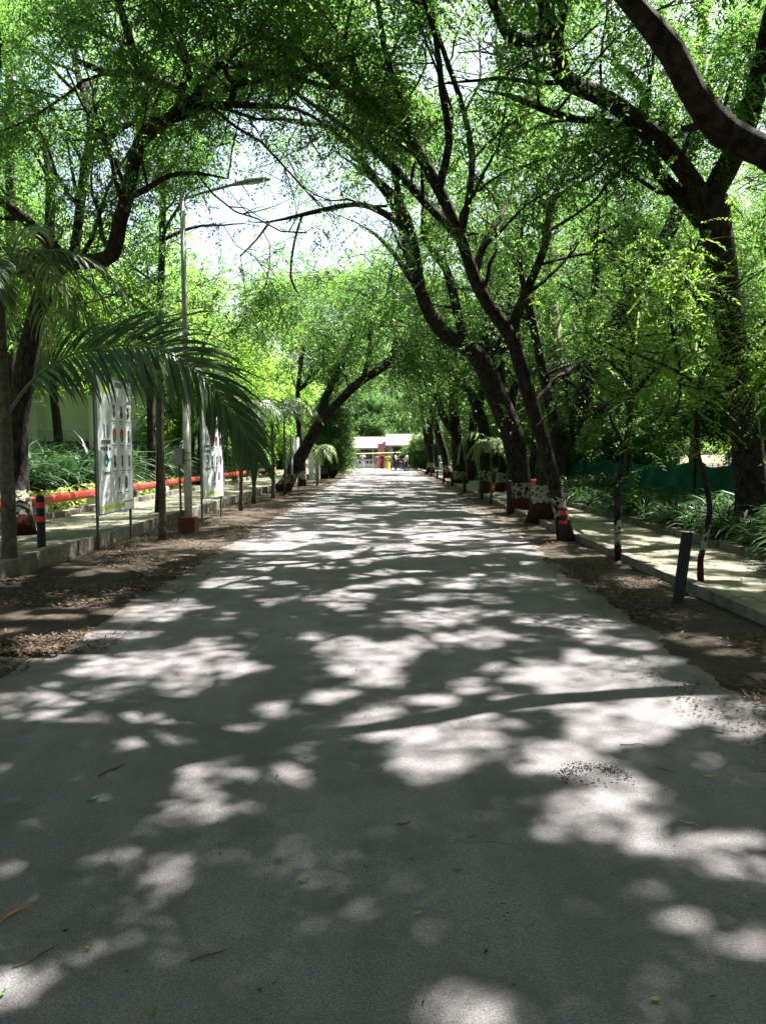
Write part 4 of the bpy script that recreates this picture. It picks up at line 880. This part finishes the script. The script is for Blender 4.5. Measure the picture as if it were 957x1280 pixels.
# ------------------------------------------------------------------ white boards on posts
def text_mesh(s, size, mat, parent, mtx, name='lettering'):
    c = bpy.data.curves.new(name, 'FONT'); c.body = s; c.size = size; c.align_x = 'CENTER'; c.align_y = 'CENTER'; c.extrude = .001; c.offset = size*.018
    t = bpy.data.objects.new('t', c); COL.objects.link(t); dg = bpy.context.evaluated_depsgraph_get(); me = bpy.data.meshes.new_from_object(t.evaluated_get(dg)); bpy.data.objects.remove(t)
    me.name = name; me.transform(mtx); me.materials.clear(); me.materials.append(MATS[mat]); o = bpy.data.objects.new(name, me); COL.objects.link(o); o.parent = parent; return o
def board(A, B, z0, z1, label, detail=True, name='notice_board'):
    A = Vector(A); B = Vector(B); d = (B-A); W = d.length; d.normalize(); nrm = Vector((d.y, -d.x, 0))       # faces the road (+x)
    root = thing(name, (A+B)/2, label, 'sign board', 'white boards on posts in the left verge'); root.rotation_euler.z = math.atan2(d.y, d.x)
    # local: x along board, -y towards the road
    H = z1-z0
    MB().box((-W/2, -.012, z0), (W/2, .012, z1)).build('panel', 'sign_white', root)
    fr = MB(); 
    for (a, b_) in (((-W/2-.012, -.018, z0-.02), (-W/2+.0, .018, z1+.02)), ((W/2, -.018, z0-.02), (W/2+.012, .018, z1+.02)), ((-W/2, -.018, z1), (W/2, .018, z1+.02)), ((-W/2, -.018, z0-.02), (W/2, .018, z0))): fr.box(a, b_)
    fr.build('frame', 'galvanised', root)
    for x in (-W/2+.03, W/2-.03): MB().box((x-.02, .019, -.05), (x+.02, .055, z1-.1)).build('post', 'steel_post', root)
    def U(u, v, off=.014): return (-W/2+u*W, -off, z0+v*H)
    def rect(u0, v0, u1, v1, mat, nm, off=.0135):
        a = U(u0, v0, off); b_ = U(u1, v1, off); MB().add([(a[0], a[1], a[2]), (b_[0], a[1], a[2]), (b_[0], a[1], b_[2]), (a[0], a[1], b_[2])], [(0, 1, 2, 3)]).build(nm, mat, root)
    rect(.05, .025, .72, .055, 'sign_lime', 'stripe'); rect(.72, .055, .98, .066, 'sign_grey', 'caption')
    rect(.14, .88, .36, .975, 'sign_lime', 'emblem'); rect(.50, .945, .72, .985, 'sign_grey', 'caption'); 
    X = Matrix.Rotation(R(90), 4, 'X')
    def put(s, u, v, size, mat, sx=1): p = U(u, v, .0155); text_mesh(s, size, mat, root, Matrix.Translation(p) @ X @ Matrix.Diagonal((sx, 1, 1, 1)))
    put('11', .22, .60, .30, 'sign_ink'); put('STUDENTS', .22, .525, .088, 'sign_ink'); put('PLACED IN', .22, .475, .088, 'sign_ink'); put('Cognizant', .22, .30, .095, 'sign_grey')
    c = U(.22, .39, .0150); lg = MB(); lg.disc(c, (1, 0, 0), (0, 0, 1), .115, .115, 18, 0); lg.disc((c[0]+.035, c[1]-.0015, c[2]+.01), (1, 0, 0), (0, 0, 1), .06, .075, 14, 1); lg.disc((c[0]-.02, c[1]-.0022, c[2]-.03), (1, 0, 0), (0, 0, 1), .05, .03, 12, 2)
    lg.build('logo', ['sign_teal', 'sign_navy', 'sign_white'], root)
    rows = [(.765, [(.46, 0, .7), (.68, 0, 1), (.89, 0, .7)]), (.58, [(.46, 1, 1), (.68, 1, 1), (.89, 0, .6)]), (.385, [(.46, 0, .8), (.68, 0, .6), (.89, 0, .6)]), (.215, [(.57, 0, .5), (.79, 2, 1)])]
    for v, cols in rows:
        for (u, kind, wd) in cols:
            c = U(u, v, .015); p = MB(); s = 1.0
            if kind: p.disc((c[0], c[1]+.0008, c[2]), (1, 0, 0), (0, 0, 1), .095, .125, 18, 1 if kind == 1 else 3)
            p.disc((c[0], c[1]-.001, c[2]-.055), (1, 0, 0), (0, 0, 1), .075*wd, .065, 14, 0 if kind != 1 else 3)
            p.disc((c[0], c[1]-.002, c[2]+.035), (1, 0, 0), (0, 0, 1), .042, .058, 14, 2)
            p.disc((c[0], c[1]-.003, c[2]+.065), (1, 0, 0), (0, 0, 1), .046, .035, 14, 0)
            p.build('portrait', ['sign_ink', 'sign_red', 'skin', 'sign_grey'], root)
            rect(u-.07, v-.082, u+.07, v-.073, 'sign_grey', 'caption'); rect(u-.035, v-.098, u+.035, v-.091, 'sign_grey', 'caption')
    return root
a = G(125, 690); b_ = G(167, 675)
board(a, b_, .61, 2.86, 'white board of portraits nearest the camera, half covered by the palm frond')
a = G(254, 655); b_ = G(279, 648)
board(a, b_, .58, 2.84, 'second white board, beyond the street lamp and under the frond tips')
a = G(364.5, 616); b_ = G(374, 612.5)
board(a, b_, .75, 2.3, 'farthest small white board glimpsed beside the leaning tree')

# ------------------------------------------------------------------ street lamp
lb = G(236, 668); root = thing('street_lamp', lb, 'grey street lamp pole on a red concrete foot between the white boards', 'street lamp')
MB().box((-.16, -.16, -.05), (.16, .16, .34)).build('foot', 'red_oxide', root)
MB().tube([(0,0,.3),(0,0,2.6)], .075, 16).build('lower_pole', 'pole_paint', root, smooth=True)
MB().tube([(0,0,2.6),(0,0,4.6),(0,0,6.55)], [.055,.052,.048], 14).build('upper_pole', 'galvanised', root, smooth=True)
MB().tube([(0,0,2.56),(0,0,2.66)], .085, 14).build('collar', 'galvanised', root)
MB().tube([(0,0,6.48),(.35,-.02,6.58),(1.0,-.1,6.72)], .028, 8).build('arm', 'galvanised', root)
hd = MB(); hd.tube([(.98,-.1,6.71),(1.05,-.1,6.73),(1.3,-.13,6.77),(1.6,-.17,6.79),(1.72,-.18,6.79)], [.025,.04,.052,.045,.02], 10); hh = hd.build('lamp_head', 'galvanised', root, smooth=True)
MB().tube([(1.2,-.12,6.725),(1.38,-.14,6.735),(1.56,-.16,6.75)], [.02,.035,.02], 8).build('glass', 'white_paint', hh)
bx = MB().box((-.21, -.16, 1.38), (-.075, .02, 1.68)).build('junction_box', 'galvanised', root)
MB().box((-.215, -.165, 1.68), (-.07, .03, 1.70)).build('lid', 'galvanised', bx)
MB().tube([(-.14,-.07,1.38),(-.13,-.07,.6),(-.13,-.07,.30)], .022, 8).build('conduit', 'steel_post', root)
for z in (1.45, 1.6): MB().tube([(0,0,z),(0,0,z+.03)], .079, 14).build('clamp', 'galvanised', root)

# ------------------------------------------------------------------ red water pipe
root = thing('water_pipe', (-7.32, 15, .25), 'long red water pipe on low supports behind the left walkway', 'pipe')
MB().tube([(0,-9.0,.355),(0,0,.355),(0,20,.35),(0,37,.34)], .104, 20).build('pipe', 'red_pipe_paint', root, smooth=True)
for y in np.arange(-6, 37, 5.6):
    MB().tube([(0,y,.355),(0,y+.05,.355)], .128, 16).build('coupling', 'red_pipe_paint', root)
for y in np.arange(-8, 37, 3.1):
    MB().box((-.14, y-.1, -.02), (.14, y+.1, .262)).build('support', 'white_paint' if int(y*3) % 2 else 'kerb_concrete', root)

# ------------------------------------------------------------------ posts
def post(px, py, h, w, label, bands=(), lean=(0, 0), tilt=0, group='short posts along the road', z=0, b_=None):
    b_ = b_ or G(px, py, z); root = thing('short_post', b_, label, 'post', group)
    t = Vector((lean[0]*h, lean[1]*h, h))
    MB().tube([(0,0,-.05), t*.5, t*.97, t], [w/2*1.03, w/2, w/2, w/2*.8], 12, wob=.02).build('shaft', 'dark_post', root, smooth=False)
    for (z0, z1) in bands: MB().tube([t*(z0/h), t*(z1/h)], w/2*1.07, 12, cap=False).build('red_band', 'red_band', root)
    return root
post(53, 705, 1.0, .115, 'dark round post with two red bands against the left kerb', [(.82, .9), (.62, .7)])
post(703, 678, .64, .13, 'dark post with red bands in front of the leaning painted trunk', [(.5, .58), (.34, .40)])
root = thing('short_post', G(846, 756), 'flat black post leaning right, nearest on the right verge', 'post', 'short posts along the road')
mb = MB(); V = []
for z, ox in ((-.03, 0), (.76, .115)):
    for (x, y) in ((-.052, -.02), (.052, -.025), (.052, .03), (-.052, .03)): V.append((x+ox, y+.1*z, z))
mb.add(V, [(0,3,2,1),(4,5,6,7),(0,1,5,4),(1,2,6,5),(2,3,7,6),(3,0,4,7)]).build('shaft', 'dark_post', root)
mb = MB(); mb.box((.065, -.02+.07, .755), (.165, .1, .765)).build('cap', 'dark_post', root)
for (px, py, top, lab) in ((636, 645, 600, 'thin dark post beside the thick trunk with pink cloth'), (602, 625, 596, 'dark post just left of the red-footed trunk behind the sunlit palm'), (580, 617, 596, 'dark post before the broad red-painted trunk'),
      (565, 608, 592, 'fourth dark post from the gate along the right verge'), (554, 604, 590, 'third dark post from the gate along the right verge'), (546, 599, 588, 'second dark post from the gate along the right verge'), (539, 596, 586, 'last dark post before the gate on the right verge')):
    g = G(px, py); post(px, py, (py-top)*g.y/F, .13, lab, lean=(rnd.uniform(-.06, .1), 0))
for (px, py, lab) in ((389, 600, 'left white pillar of the pair behind the bleached small palm'), (397, 600, 'right white pillar of the pair behind the bleached small palm')):
    g = G(px, py); r_ = thing('gate_pillar', g, lab, 'pillar', 'white pillars on the left')
    MB().box((-.14, -.14, -.05), (.14, .14, 2.0)).build('shaft', 'white_paint', r_); MB().box((-.2, -.2, 2.0), (.2, .2, 2.1)).build('cap', 'white_paint', r_)
# pink cloth on trunk
c = P(665, 604, 23.2)
mb = MB(); mb.tube([c+Vector((0,0,-.1)), c+Vector((.01,0,0)), c+Vector((0,0,.1))], [.10, .085, .10], 10, wob=.12); o = mb.build('pink_cloth', 'pink_cloth', None, c); tag(o, 'bright pink cloth tied round the slim painted trunk', 'cloth')

# ------------------------------------------------------------------ green net fence on the right
root = thing('net_fence', (8.9, 12, .15), 'sagging green shade-net fence behind the bed plants on the right', 'fence')
mb = MB(); V = []; ny = 140; yy = np.linspace(-2, 42, ny)
for y in yy:
    ph = (y+2) % 3.0/3.0; top = 1.28-.22*math.sin(ph*math.pi)+.05*rnd.random()
    for k in range(5):
        V.append((.10*math.sin(y*3.1+k*.7)+.05*math.sin(y*7+k), y, .02+(top-.02)*k/4))
mb.add(V, [(j*5+k, j*5+k+1, (j+1)*5+k+1, (j+1)*5+k) for j in range(ny-1) for k in range(4)]).build('net', 'green_net', root, smooth=True)
for y in np.arange(-2, 42.5, 3): MB().tube([(0,y,-.1),(0.02,y,1.35)], .03, 6).build('post', 'bark', root)
# pale wall beyond the wood
root = thing('boundary_wall', (20, 26, 0), 'pale bluish wall glimpsed through the trunks right of the net', 'wall')
MB().box((-.1, -16, 0), (.1, 18, 2.1)).build('wall', 'white_paint', root); MB().box((-.16, -16, 2.1), (.16, 18, 2.2)).build('coping', 'kerb_concrete', root)
root.rotation_euler.z = R(-8)

# ------------------------------------------------------------------ pale building on the left
B0 = Vector((-17.0, 33, .25)); root = thing('campus_building', B0, 'pale mint building with columns and dark windows behind the left hedge', 'building')
MB().box((-9, .6, 0), (7.6, 8, 6.6)).build('wall', 'mint_wall', root)
MB().box((-9.3, -.5, 6.6), (7.9, 8.3, 6.85)).build('roof', 'pale_wall', root)
for k in range(7):
    x = -8.7+k*2.68; MB().box((x-.22, -.1, 0), (x+.22, .6, 6.6)).build('column', 'mint_wall', root)
    if k < 6:
        for z in (.0, 3.5):
            MB().box((x+.24, .1, z+1.9), (x+2.42, .56, z+2.35)).build('beam', 'pale_wall', root)
            wdw = MB().box((x+.35, .5, z+.75), (x+2.3, .585, z+1.88)).build('window', 'dark_opening', root)
            MB().box((x+.3, .3, z+.62), (x+2.36, .58, z+.74)).build('sill', 'pale_wall', wdw); MB().box((x+1.29, .46, z+.76), (x+1.35, .499, z+1.87)).build('frame', 'pale_wall', wdw)

# ------------------------------------------------------------------ far gate, sheds
def shed(name, x0, x1, y0, y1, he, hr, label, roofm='pink_roof', wallm='pale_wall', open_=((.15, .45), (.55, .9))):
    cx = (x0+x1)/2; root = thing(name, (cx, y0, 0), label, 'shed'); w = (x1-x0)/2; dd = y1-y0
    MB().box((-w, 0, 0), (w, dd, he)).build('wall', wallm, root)
    r_ = MB(); n = 48; V = []
    for i in range(n+1):
        x = -w-.4+(2*w+.8)*i/n; k = .03 if i % 2 else 0
        V += [(x, -.9, he-.15+k), (x, dd*.6, hr+k)]
    r_.add(V, [(2*i, 2*i+2, 2*i+3, 2*i+1) for i in range(n)]).build('roof', roofm, root)
    for (a, b_) in open_:
        o = MB().box((-w+a*2*w, -.03, .0), (-w+b_*2*w, -.003, he-.35)).build('doorway', 'dark_opening', root)
        MB().box((-w+a*2*w-.08, -.06, he-.34), (-w+b_*2*w+.08, -.004, he-.24)).build('lintel', 'pale_wall', o)
    return root
shed('gate_shed', -3.6, .6, 90, 95, 2.4, 3.6, 'low shed with pink-white sloping roof left of the dark far tree', open_=((.1, .55), (.62, .8)))
shed('gate_shed', .7, 4.3, 88, 94, 2.7, 3.9, 'higher pale-roofed shed with dark openings behind the people', open_=((.12, .42), (.48, .98)))
root = thing('pink_hoarding', (-.22, 83, 0), 'narrow pink panel standing beside the far dark tree trunk', 'panel')
MB().box((-.35, -.04, .1), (.35, .04, 2.7)).build('panel', 'pink_wall', root)
for x in (-.3, .3): MB().box((x-.03, .045, -.05), (x+.03, .1, 2.6)).build('leg', 'steel_post', root)
root = thing('boom_barrier', (-3.4, 80, 0), 'pale yellow boom barrier across the far gate', 'barrier')
MB().tube([(0,0,1.55),(9.4,0,1.85)], .05, 8).build('boom', 'yellow_paint', root); MB().box((-.15,-.15,0), (.15,.15,2.3)).build('post', 'white_paint', root); MB().box((9.2,-.1,0), (9.4,.1,1.75)).build('rest', 'steel_post', root)
root = thing('low_railing', (-3.1, 86, 0), 'low white railing at the far left of the gate', 'railing')
MB().box((-1.8, 0, 0), (2.4, .12, .45)).build('plinth', 'white_paint', root); MB().box((-1.8, .02, .85), (2.4, .1, .93)).build('rail', 'white_paint', root)
for x in np.arange(-1.8, 2.41, .42): MB().box((x-.03, .03, .45), (x+.03, .09, .85)).build('baluster', 'white_paint', root)

# ------------------------------------------------------------------ people (small in the distance)
def skinmesh(name, joints, edges, mat, parent, sub=1):
    me = bpy.data.meshes.new(name); me.from_pydata([j[0] for j in joints], edges, []); o = bpy.data.objects.new(name, me); COL.objects.link(o)
    md = o.modifiers.new('s', 'SKIN'); md.use_smooth_shade = True
    for i, j in enumerate(joints):
        r = j[1]; me.skin_vertices[0].data[i].radius = (r, r) if np.isscalar(r) else r
    me.skin_vertices[0].data[0].use_root = True
    if sub: o.modifiers.new('u', 'SUBSURF').levels = sub
    dg = bpy.context.evaluated_depsgraph_get(); m2 = bpy.data.meshes.new_from_object(o.evaluated_get(dg)); bpy.data.objects.remove(o)
    m2.name = name; m2.materials.clear(); m2.materials.append(MATS[mat]); o2 = bpy.data.objects.new(name, m2); COL.objects.link(o2); o2.parent = parent; return o2
def person(px, py, Y, label, shirt, legs, face=0, hgt=1.68, armL='down', armR='down', skirt=False, longhair=False, step=.0, bag=None):
    b_ = P(px, py, Y); b_.z = 0; root = thing('person', b_, label, 'person', 'people at the far gate'); root.rotation_euler.z = R(face); root.scale = (hgt/1.7,)*3
    # faces -y locally
    def arm(s, kind):
        sh = Vector((.17*s, 0, 1.40))
        if kind == 'down': return [sh, Vector((.23*s, .0, 1.12)), Vector((.24*s, -.05, .88)), Vector((.235*s, -.08, .80))]
        if kind == 'fwd': return [sh, Vector((.22*s, -.03, 1.14)), Vector((.18*s, -.27, 1.13)), Vector((.16*s, -.36, 1.15))]
        if kind == 'up': return [sh, Vector((.30*s, -.1, 1.24)), Vector((.17*s, -.24, 1.42)), Vector((.10*s, -.27, 1.50))]
        return [sh, Vector((.36*s, .02, 1.2)), Vector((.2*s, -.03, 1.0)), Vector((.15*s, -.05, 1.0))]
    J = [((0,0,.95),(.13,.10)), ((0,0,1.15),(.13,.095)), ((0,0,1.36),(.155,.10)), ((0,.0,1.46),(.06,.06)), ((0,0,1.53),(.052,.056)), ((0,-.01,1.60),(.075,.09)), ((0,-.005,1.68),(.06,.075))]
    E = [(i, i+1) for i in range(6)]
    J.append(((0,-.10,1.59),(.014,.014))); E.append((5, 7))                  # nose
    for s, k in ((-1, armL), (1, armR)):
        a = arm(s, k); i0 = len(J)
        J += [(a[0], .052), (a[1], .042), (a[2], .03), (a[3], (.022, .035))]; E += [(2, i0), (i0, i0+1), (i0+1, i0+2), (i0+2, i0+3)]
    for s in (-1, 1):
        i0 = len(J); dy = step*s
        J += [((.09*s, 0, .88), .085), ((.095*s, -.02+dy*.5, .48), .058), ((.1*s, .02+dy, .10), .038), ((.1*s, .01+dy, .04), (.038, .035)), ((.105*s, -.13+dy, .03), (.035, .025))]
        E += [(0, i0), (i0, i0+1), (i0+1, i0+2), (i0+2, i0+3), (i0+3, i0+4)]
    skinmesh('body', J, E, 'skin', root)
    T = [((0,0,.90),(.165,.125)), ((0,0,1.15),(.155,.115)), ((0,0,1.37),(.17,.115)), ((0,0,1.455),(.075,.075))]; TE = [(0,1),(1,2),(2,3)]
    for s, k in ((-1, armL), (1, armR)):
        a = arm(s, k); i0 = len(T); T += [(a[0], .07), (a[0].lerp(a[1], .85), .06)]; TE += [(2, i0), (i0, i0+1)]
    skinmesh('shirt', T, TE, shirt, root)
    if skirt:
        mb = MB(); mb.tube([(0,0,.95),(0,0,.7),(0,0,.35),(0,0,.12)], [.16,.21,.24,.27], 14, cap=False, wob=.05); mb.build('skirt', legs, root, smooth=True)
    else:
        Lj = [((0,0,.97),(.16,.12))]; LE = []
        for s in (-1, 1):
            i0 = len(Lj); dy = step*s; Lj += [((.09*s,0,.85),.10), ((.095*s,-.02+dy*.5,.48),.08), ((.1*s,.02+dy,.1),.068)]; LE += [(0,i0),(i0,i0+1),(i0+1,i0+2)]
        skinmesh('trousers', Lj, LE, legs, root)
    mb = MB(); mb.ell((0, .015, 1.68), (.088, .108, .085)); 
    if longhair: mb.tube([(0,.06,1.68),(0,.10,1.55),(0,.11,1.30)], [.07,.06,.03], 8)
    mb.build('hair', 'hair', root, smooth=True)
    if bag: mb = MB(); mb.ell((0, .2, 1.2), (.15, .1, .22)); mb.build('backpack', bag, root, smooth=True)
    return root
person(453, 584, 84, 'man in white shirt and white trousers standing left of the far tree', 'cloth_white', 'cloth_white', 10, armL='hip', armR='hip')
person(433, 585, 82, 'person in pale clothes half hidden by the left bush', 'cloth_white', 'cloth_white', 30)
person(484.5, 587, 76, 'woman in bright yellow dress beside the man with backpack', 'cloth_yellow', 'cloth_yellow', 5, skirt=True, longhair=True, hgt=1.58, armL='hip', armR='hip')
person(478, 587, 77, 'person in dark maroon standing left of the yellow dress', 'cloth_maroon', 'cloth_maroon', -10, skirt=True, longhair=True, hgt=1.6)
person(470, 586, 78, 'person in pink-tan clothes at the foot of the far tree', 'cloth_tan', 'cloth_tan', -10, hgt=1.55)
person(494, 589, 71, 'man in pale blue shirt and dark trousers with dark backpack, facing the motorcycle', 'cloth_blue', 'cloth_dark', 80, armR='fwd', armL='fwd', bag='cloth_dark')
person(508, 590, 69, 'man in pale shirt and dark trousers right of the motorcycle', 'cloth_white', 'cloth_dark', -70, armL='fwd', armR='fwd', step=.08)
person(502, 588, 74, 'person in black between the two men in pale shirts', 'cloth_dark', 'cloth_dark', 0)
person(519, 587, 76, 'person in tan at the right of the gate group', 'cloth_tan', 'cloth_dark', 15)
person(527, 588, 74, 'person in maroon shirt near the right-hand far bush', 'cloth_maroon', 'cloth_dark', -20)
person(551, 586, 68, 'person in white shirt seen between the far right trunks', 'cloth_white', 'cloth_blue', 20)

# motorcycle
b_ = P(500, 590, 70); b_.z = 0; root = thing('motorcycle', b_, 'small dark motorcycle parked between the two men', 'motorcycle'); root.rotation_euler.z = R(75)
for y in (-.62, .62):
    ty = MB(); a = np.linspace(0, 2*np.pi, 21); ty.tube([(0, y+.27*math.cos(t), .3+.27*math.sin(t)) for t in a], .045, 6, cap=False); wh = ty.build('wheel', 'black', root, smooth=True)
    rm = MB()
    for k in range(8): rm.tube([(0, y, .3), (0, y+.24*math.cos(k*.785), .3+.24*math.sin(k*.785))], .008, 4)
    rm.build('spokes', 'galvanised', wh)
MB().tube([(0,-.2,.75),(0,0,.8),(0,.12,.74)], [.07,.11,.07], 10).build('tank', 'cloth_maroon', root, smooth=True)
MB().box((-.11,.1,.68), (.11,.75,.76)).build('seat', 'black', root); MB().box((-.12,-.15,.3), (.12,.2,.62)).build('engine', 'steel_post', root)
MB().tube([(.05,-.62,.3),(.05,-.4,.8),(.05,-.33,.98)], .022, 6).build('fork', 'galvanised', root); MB().tube([(-.34,-.26,1.0),(0,-.36,1.0),(.34,-.26,1.0)], .014, 6).build('handlebar', 'black', root)
MB().ell((0,-.48,.85), (.09,.08,.1)).build('headlight', 'white_paint', root, smooth=True)

# ------------------------------------------------------------------ things lying on the road
def leaf_obj(px, py, Ln, w, ang, mat, label, curl=.02, group=None, crescent=0):
    b_ = G(px, py, .014); mb = MB(); n = 6; V = []; ca, sa = math.cos(ang), math.sin(ang)
    for i in range(n+1):
        t = i/n; x = (t-.5)*Ln; ww = w/2*math.sin(math.pi*min(1, .04+t*.94))**.8; cy = crescent*(1-(2*t-1)**2)*Ln; z = .003+curl*.25*(2*t-1)**2
        for s in (-1, 0, 1): V.append((x*ca-(cy+s*ww)*sa, x*sa+(cy+s*ww)*ca, z+(.006 if s else 0)))
    mb.add(V, [(3*i+k, 3*i+k+1, 3*i+k+4, 3*i+k+3) for i in range(n) for k in (0, 1)], var=.6)
    o = mb.build('fallen_leaf', mat); o.location = b_; return tag(o, label, 'leaf', group)
GRP = 'fallen leaves on the road'
leaf_obj(20, 1147, .105, .016, 1.0, 'seed_orange', 'curved orange dry leaf near the left edge of the foreground', .012, None, .22)
leaf_obj(118, 1000, .08, .022, 1.1, 'green_fallen', 'fresh green fallen leaf on the left foreground asphalt', group=GRP)
leaf_obj(380, 1103, .045, .016, .4, 'green_fallen', 'small green leaf low in the middle of the road', group=GRP)
leaf_obj(460, 1083, .035, .014, 1.4, 'green_fallen', 'tiny green leaf right of the small middle leaf', group=GRP)
leaf_obj(192, 1268, .04, .014, 1.5, 'green_fallen', 'green leaf at the very bottom left of the middle', group=GRP)
leaf_obj(2, 1246, .03, .014, 1.2, 'green_fallen', 'green leaf scrap at the bottom left corner', group=GRP)
leaf_obj(820, 1252, .032, .018, .3, 'bright_cover', 'pale yellow-green leaf at the bottom right', group=GRP)
leaf_obj(523, 1144, .022, .012, .3, 'bright_cover', 'tiny pale leaf scrap below the road centre', group=GRP)
leaf_obj(886, 972, .05, .02, 2.9, 'bright_cover', 'yellow leaf on the asphalt right of the pothole', group=GRP)
leaf_obj(858, 1030, .07, .014, 2.7, 'bright_cover', 'thin pale leaf in the sun patch below the pothole', group=GRP)
leaf_obj(572, 1090, .04, .01, .1, 'green_fallen', 'thin green leaf in the shade below the central sun patch', group=GRP)
leaf_obj(110, 1188, .025, .012, .5, 'seed_orange', 'small orange-brown leaf scrap on the left foreground', group=GRP)
leaf_obj(95, 1092, .035, .012, .2, 'green_fallen', 'small olive leaf beside the left sun patches', group=GRP)
leaf_obj(505, 1032, .06, .012, .3, 'dry_leaf', 'thin brown leaf below the central sun patch', group=GRP)
leaf_obj(590, 1047, .05, .012, .5, 'green_fallen', 'dull green leaf below the pothole and left of it', group=GRP)
for (x, y, s) in ((75,907,.1),(700,870,.1),(640,985,.08),(900,1000,.09),(330,960,.1),(750,1120,.05),(280,1190,.05),(860,955,.1)):
    pass
def twig(px, py, Ln, ang, label, r=.003):
    b_ = G(px, py, .018); d = np.array([math.cos(ang), math.sin(ang), 0]); q = [d*Ln*(t-.5)+np.array([0, rnd.uniform(-.1, .1)*Ln, 0]) for t in (0, .35, .7, 1)]
    o = MB().tube(q, [r, r, r*.8, r*.5], 5).build('twig', 'twig'); o.location = b_; tag(o, label, 'twig', 'twigs on the road')
twig(140, 962, .15, 1.0, 'dark forked twig on the left half of the road', .005); twig(790, 930, .14, .05, 'straight pale twig right of the large sun patch')
twig(45, 1195, .16, .9, 'long thin twig near the orange leaf'); twig(262, 1195, .12, .5, 'thin twig at the bottom left of the road centre'); twig(830, 962, .10, 2.4, 'short dry twig right of the pothole')
twig(895, 915, .08, 2.6, 'short dark twig near the right road edge', .005); twig(275, 1060, .1, 1.8, 'thin upright-lying twig between the left sun patches')
# crumbling edge of the pothole
b_ = G(742, 972); mb = MB()
for i in range(420):
    a = rng.random()*6.28; a = rng.normal()*1.1+1.57 if i % 4 else a; rr = rng.normal()*.035+.15; x = rr*math.cos(a)*.95; y = rr*math.sin(a)*.6+rng.normal()*.02; s = rng.uniform(.0015, .006)
    mb.ell((x, y, .012+s*.4), (s, s*rng.uniform(.6, 1), s*.7), 5, 3)
for (qx, qy, n_) in ((632, 1128, 20), (625, 1165, 16), (855, 985, 24), (600, 1040, 14), (345, 1120, 8), (440, 1100, 8), (850, 1065, 10)):
    g = G(qx, qy)-b_
    for i in range(n_): s = rng.uniform(.0015, .004); mb.ell((g.x+rng.normal()*.07, g.y+rng.normal()*.07, .012+s*.3), (s, s, s*.7), 5, 3)
o = mb.build('pothole_gravel', 'gravel'); o.location = b_; tag(o, 'loose dark gravel from the worn pothole', kind='stuff')
# ------------------------------------------------------------------ light and sky
w = bpy.data.worlds.new('World'); scene.world = w; w.use_nodes = True
nt = w.node_tree; bg = nt.nodes['Background']
sky = nt.nodes.new('ShaderNodeTexSky'); sky.sky_type = 'NISHITA'; sky.sun_disc = False
el = math.asin(SUN.z); az = math.atan2(SUN.x, SUN.y)
sky.sun_elevation = el; sky.sun_rotation = az; sky.dust_density = 5.0; sky.air_density = 1.2; sky.ozone_density = 1.0
hs = nt.nodes.new('ShaderNodeHueSaturation'); hs.inputs['Saturation'].default_value = .9
nt.links.new(sky.outputs['Color'], hs.inputs['Color']); nt.links.new(hs.outputs['Color'], bg.inputs['Color']); bg.inputs['Strength'].default_value = .056
sd = bpy.data.lights.new('sun', 'SUN'); sd.energy = 5.0; sd.angle = R(.7); sd.color = (1, .955, .88)
so = bpy.data.objects.new('sun', sd); COL.objects.link(so); so.rotation_euler = (-SUN).to_track_quat('-Z', 'Y').to_euler(); so.location = (0, 0, 40)
scene.view_settings.view_transform = 'Standard'; scene.view_settings.look = 'None'; scene.view_settings.gamma = 1
scene.view_settings.exposure = 2.76
scene.render.engine = 'CYCLES'
scene.cycles.max_bounces = 6; scene.cycles.diffuse_bounces = 4; scene.cycles.transmission_bounces = 5; scene.cycles.glossy_bounces = 2
scene.cycles.use_denoising = True
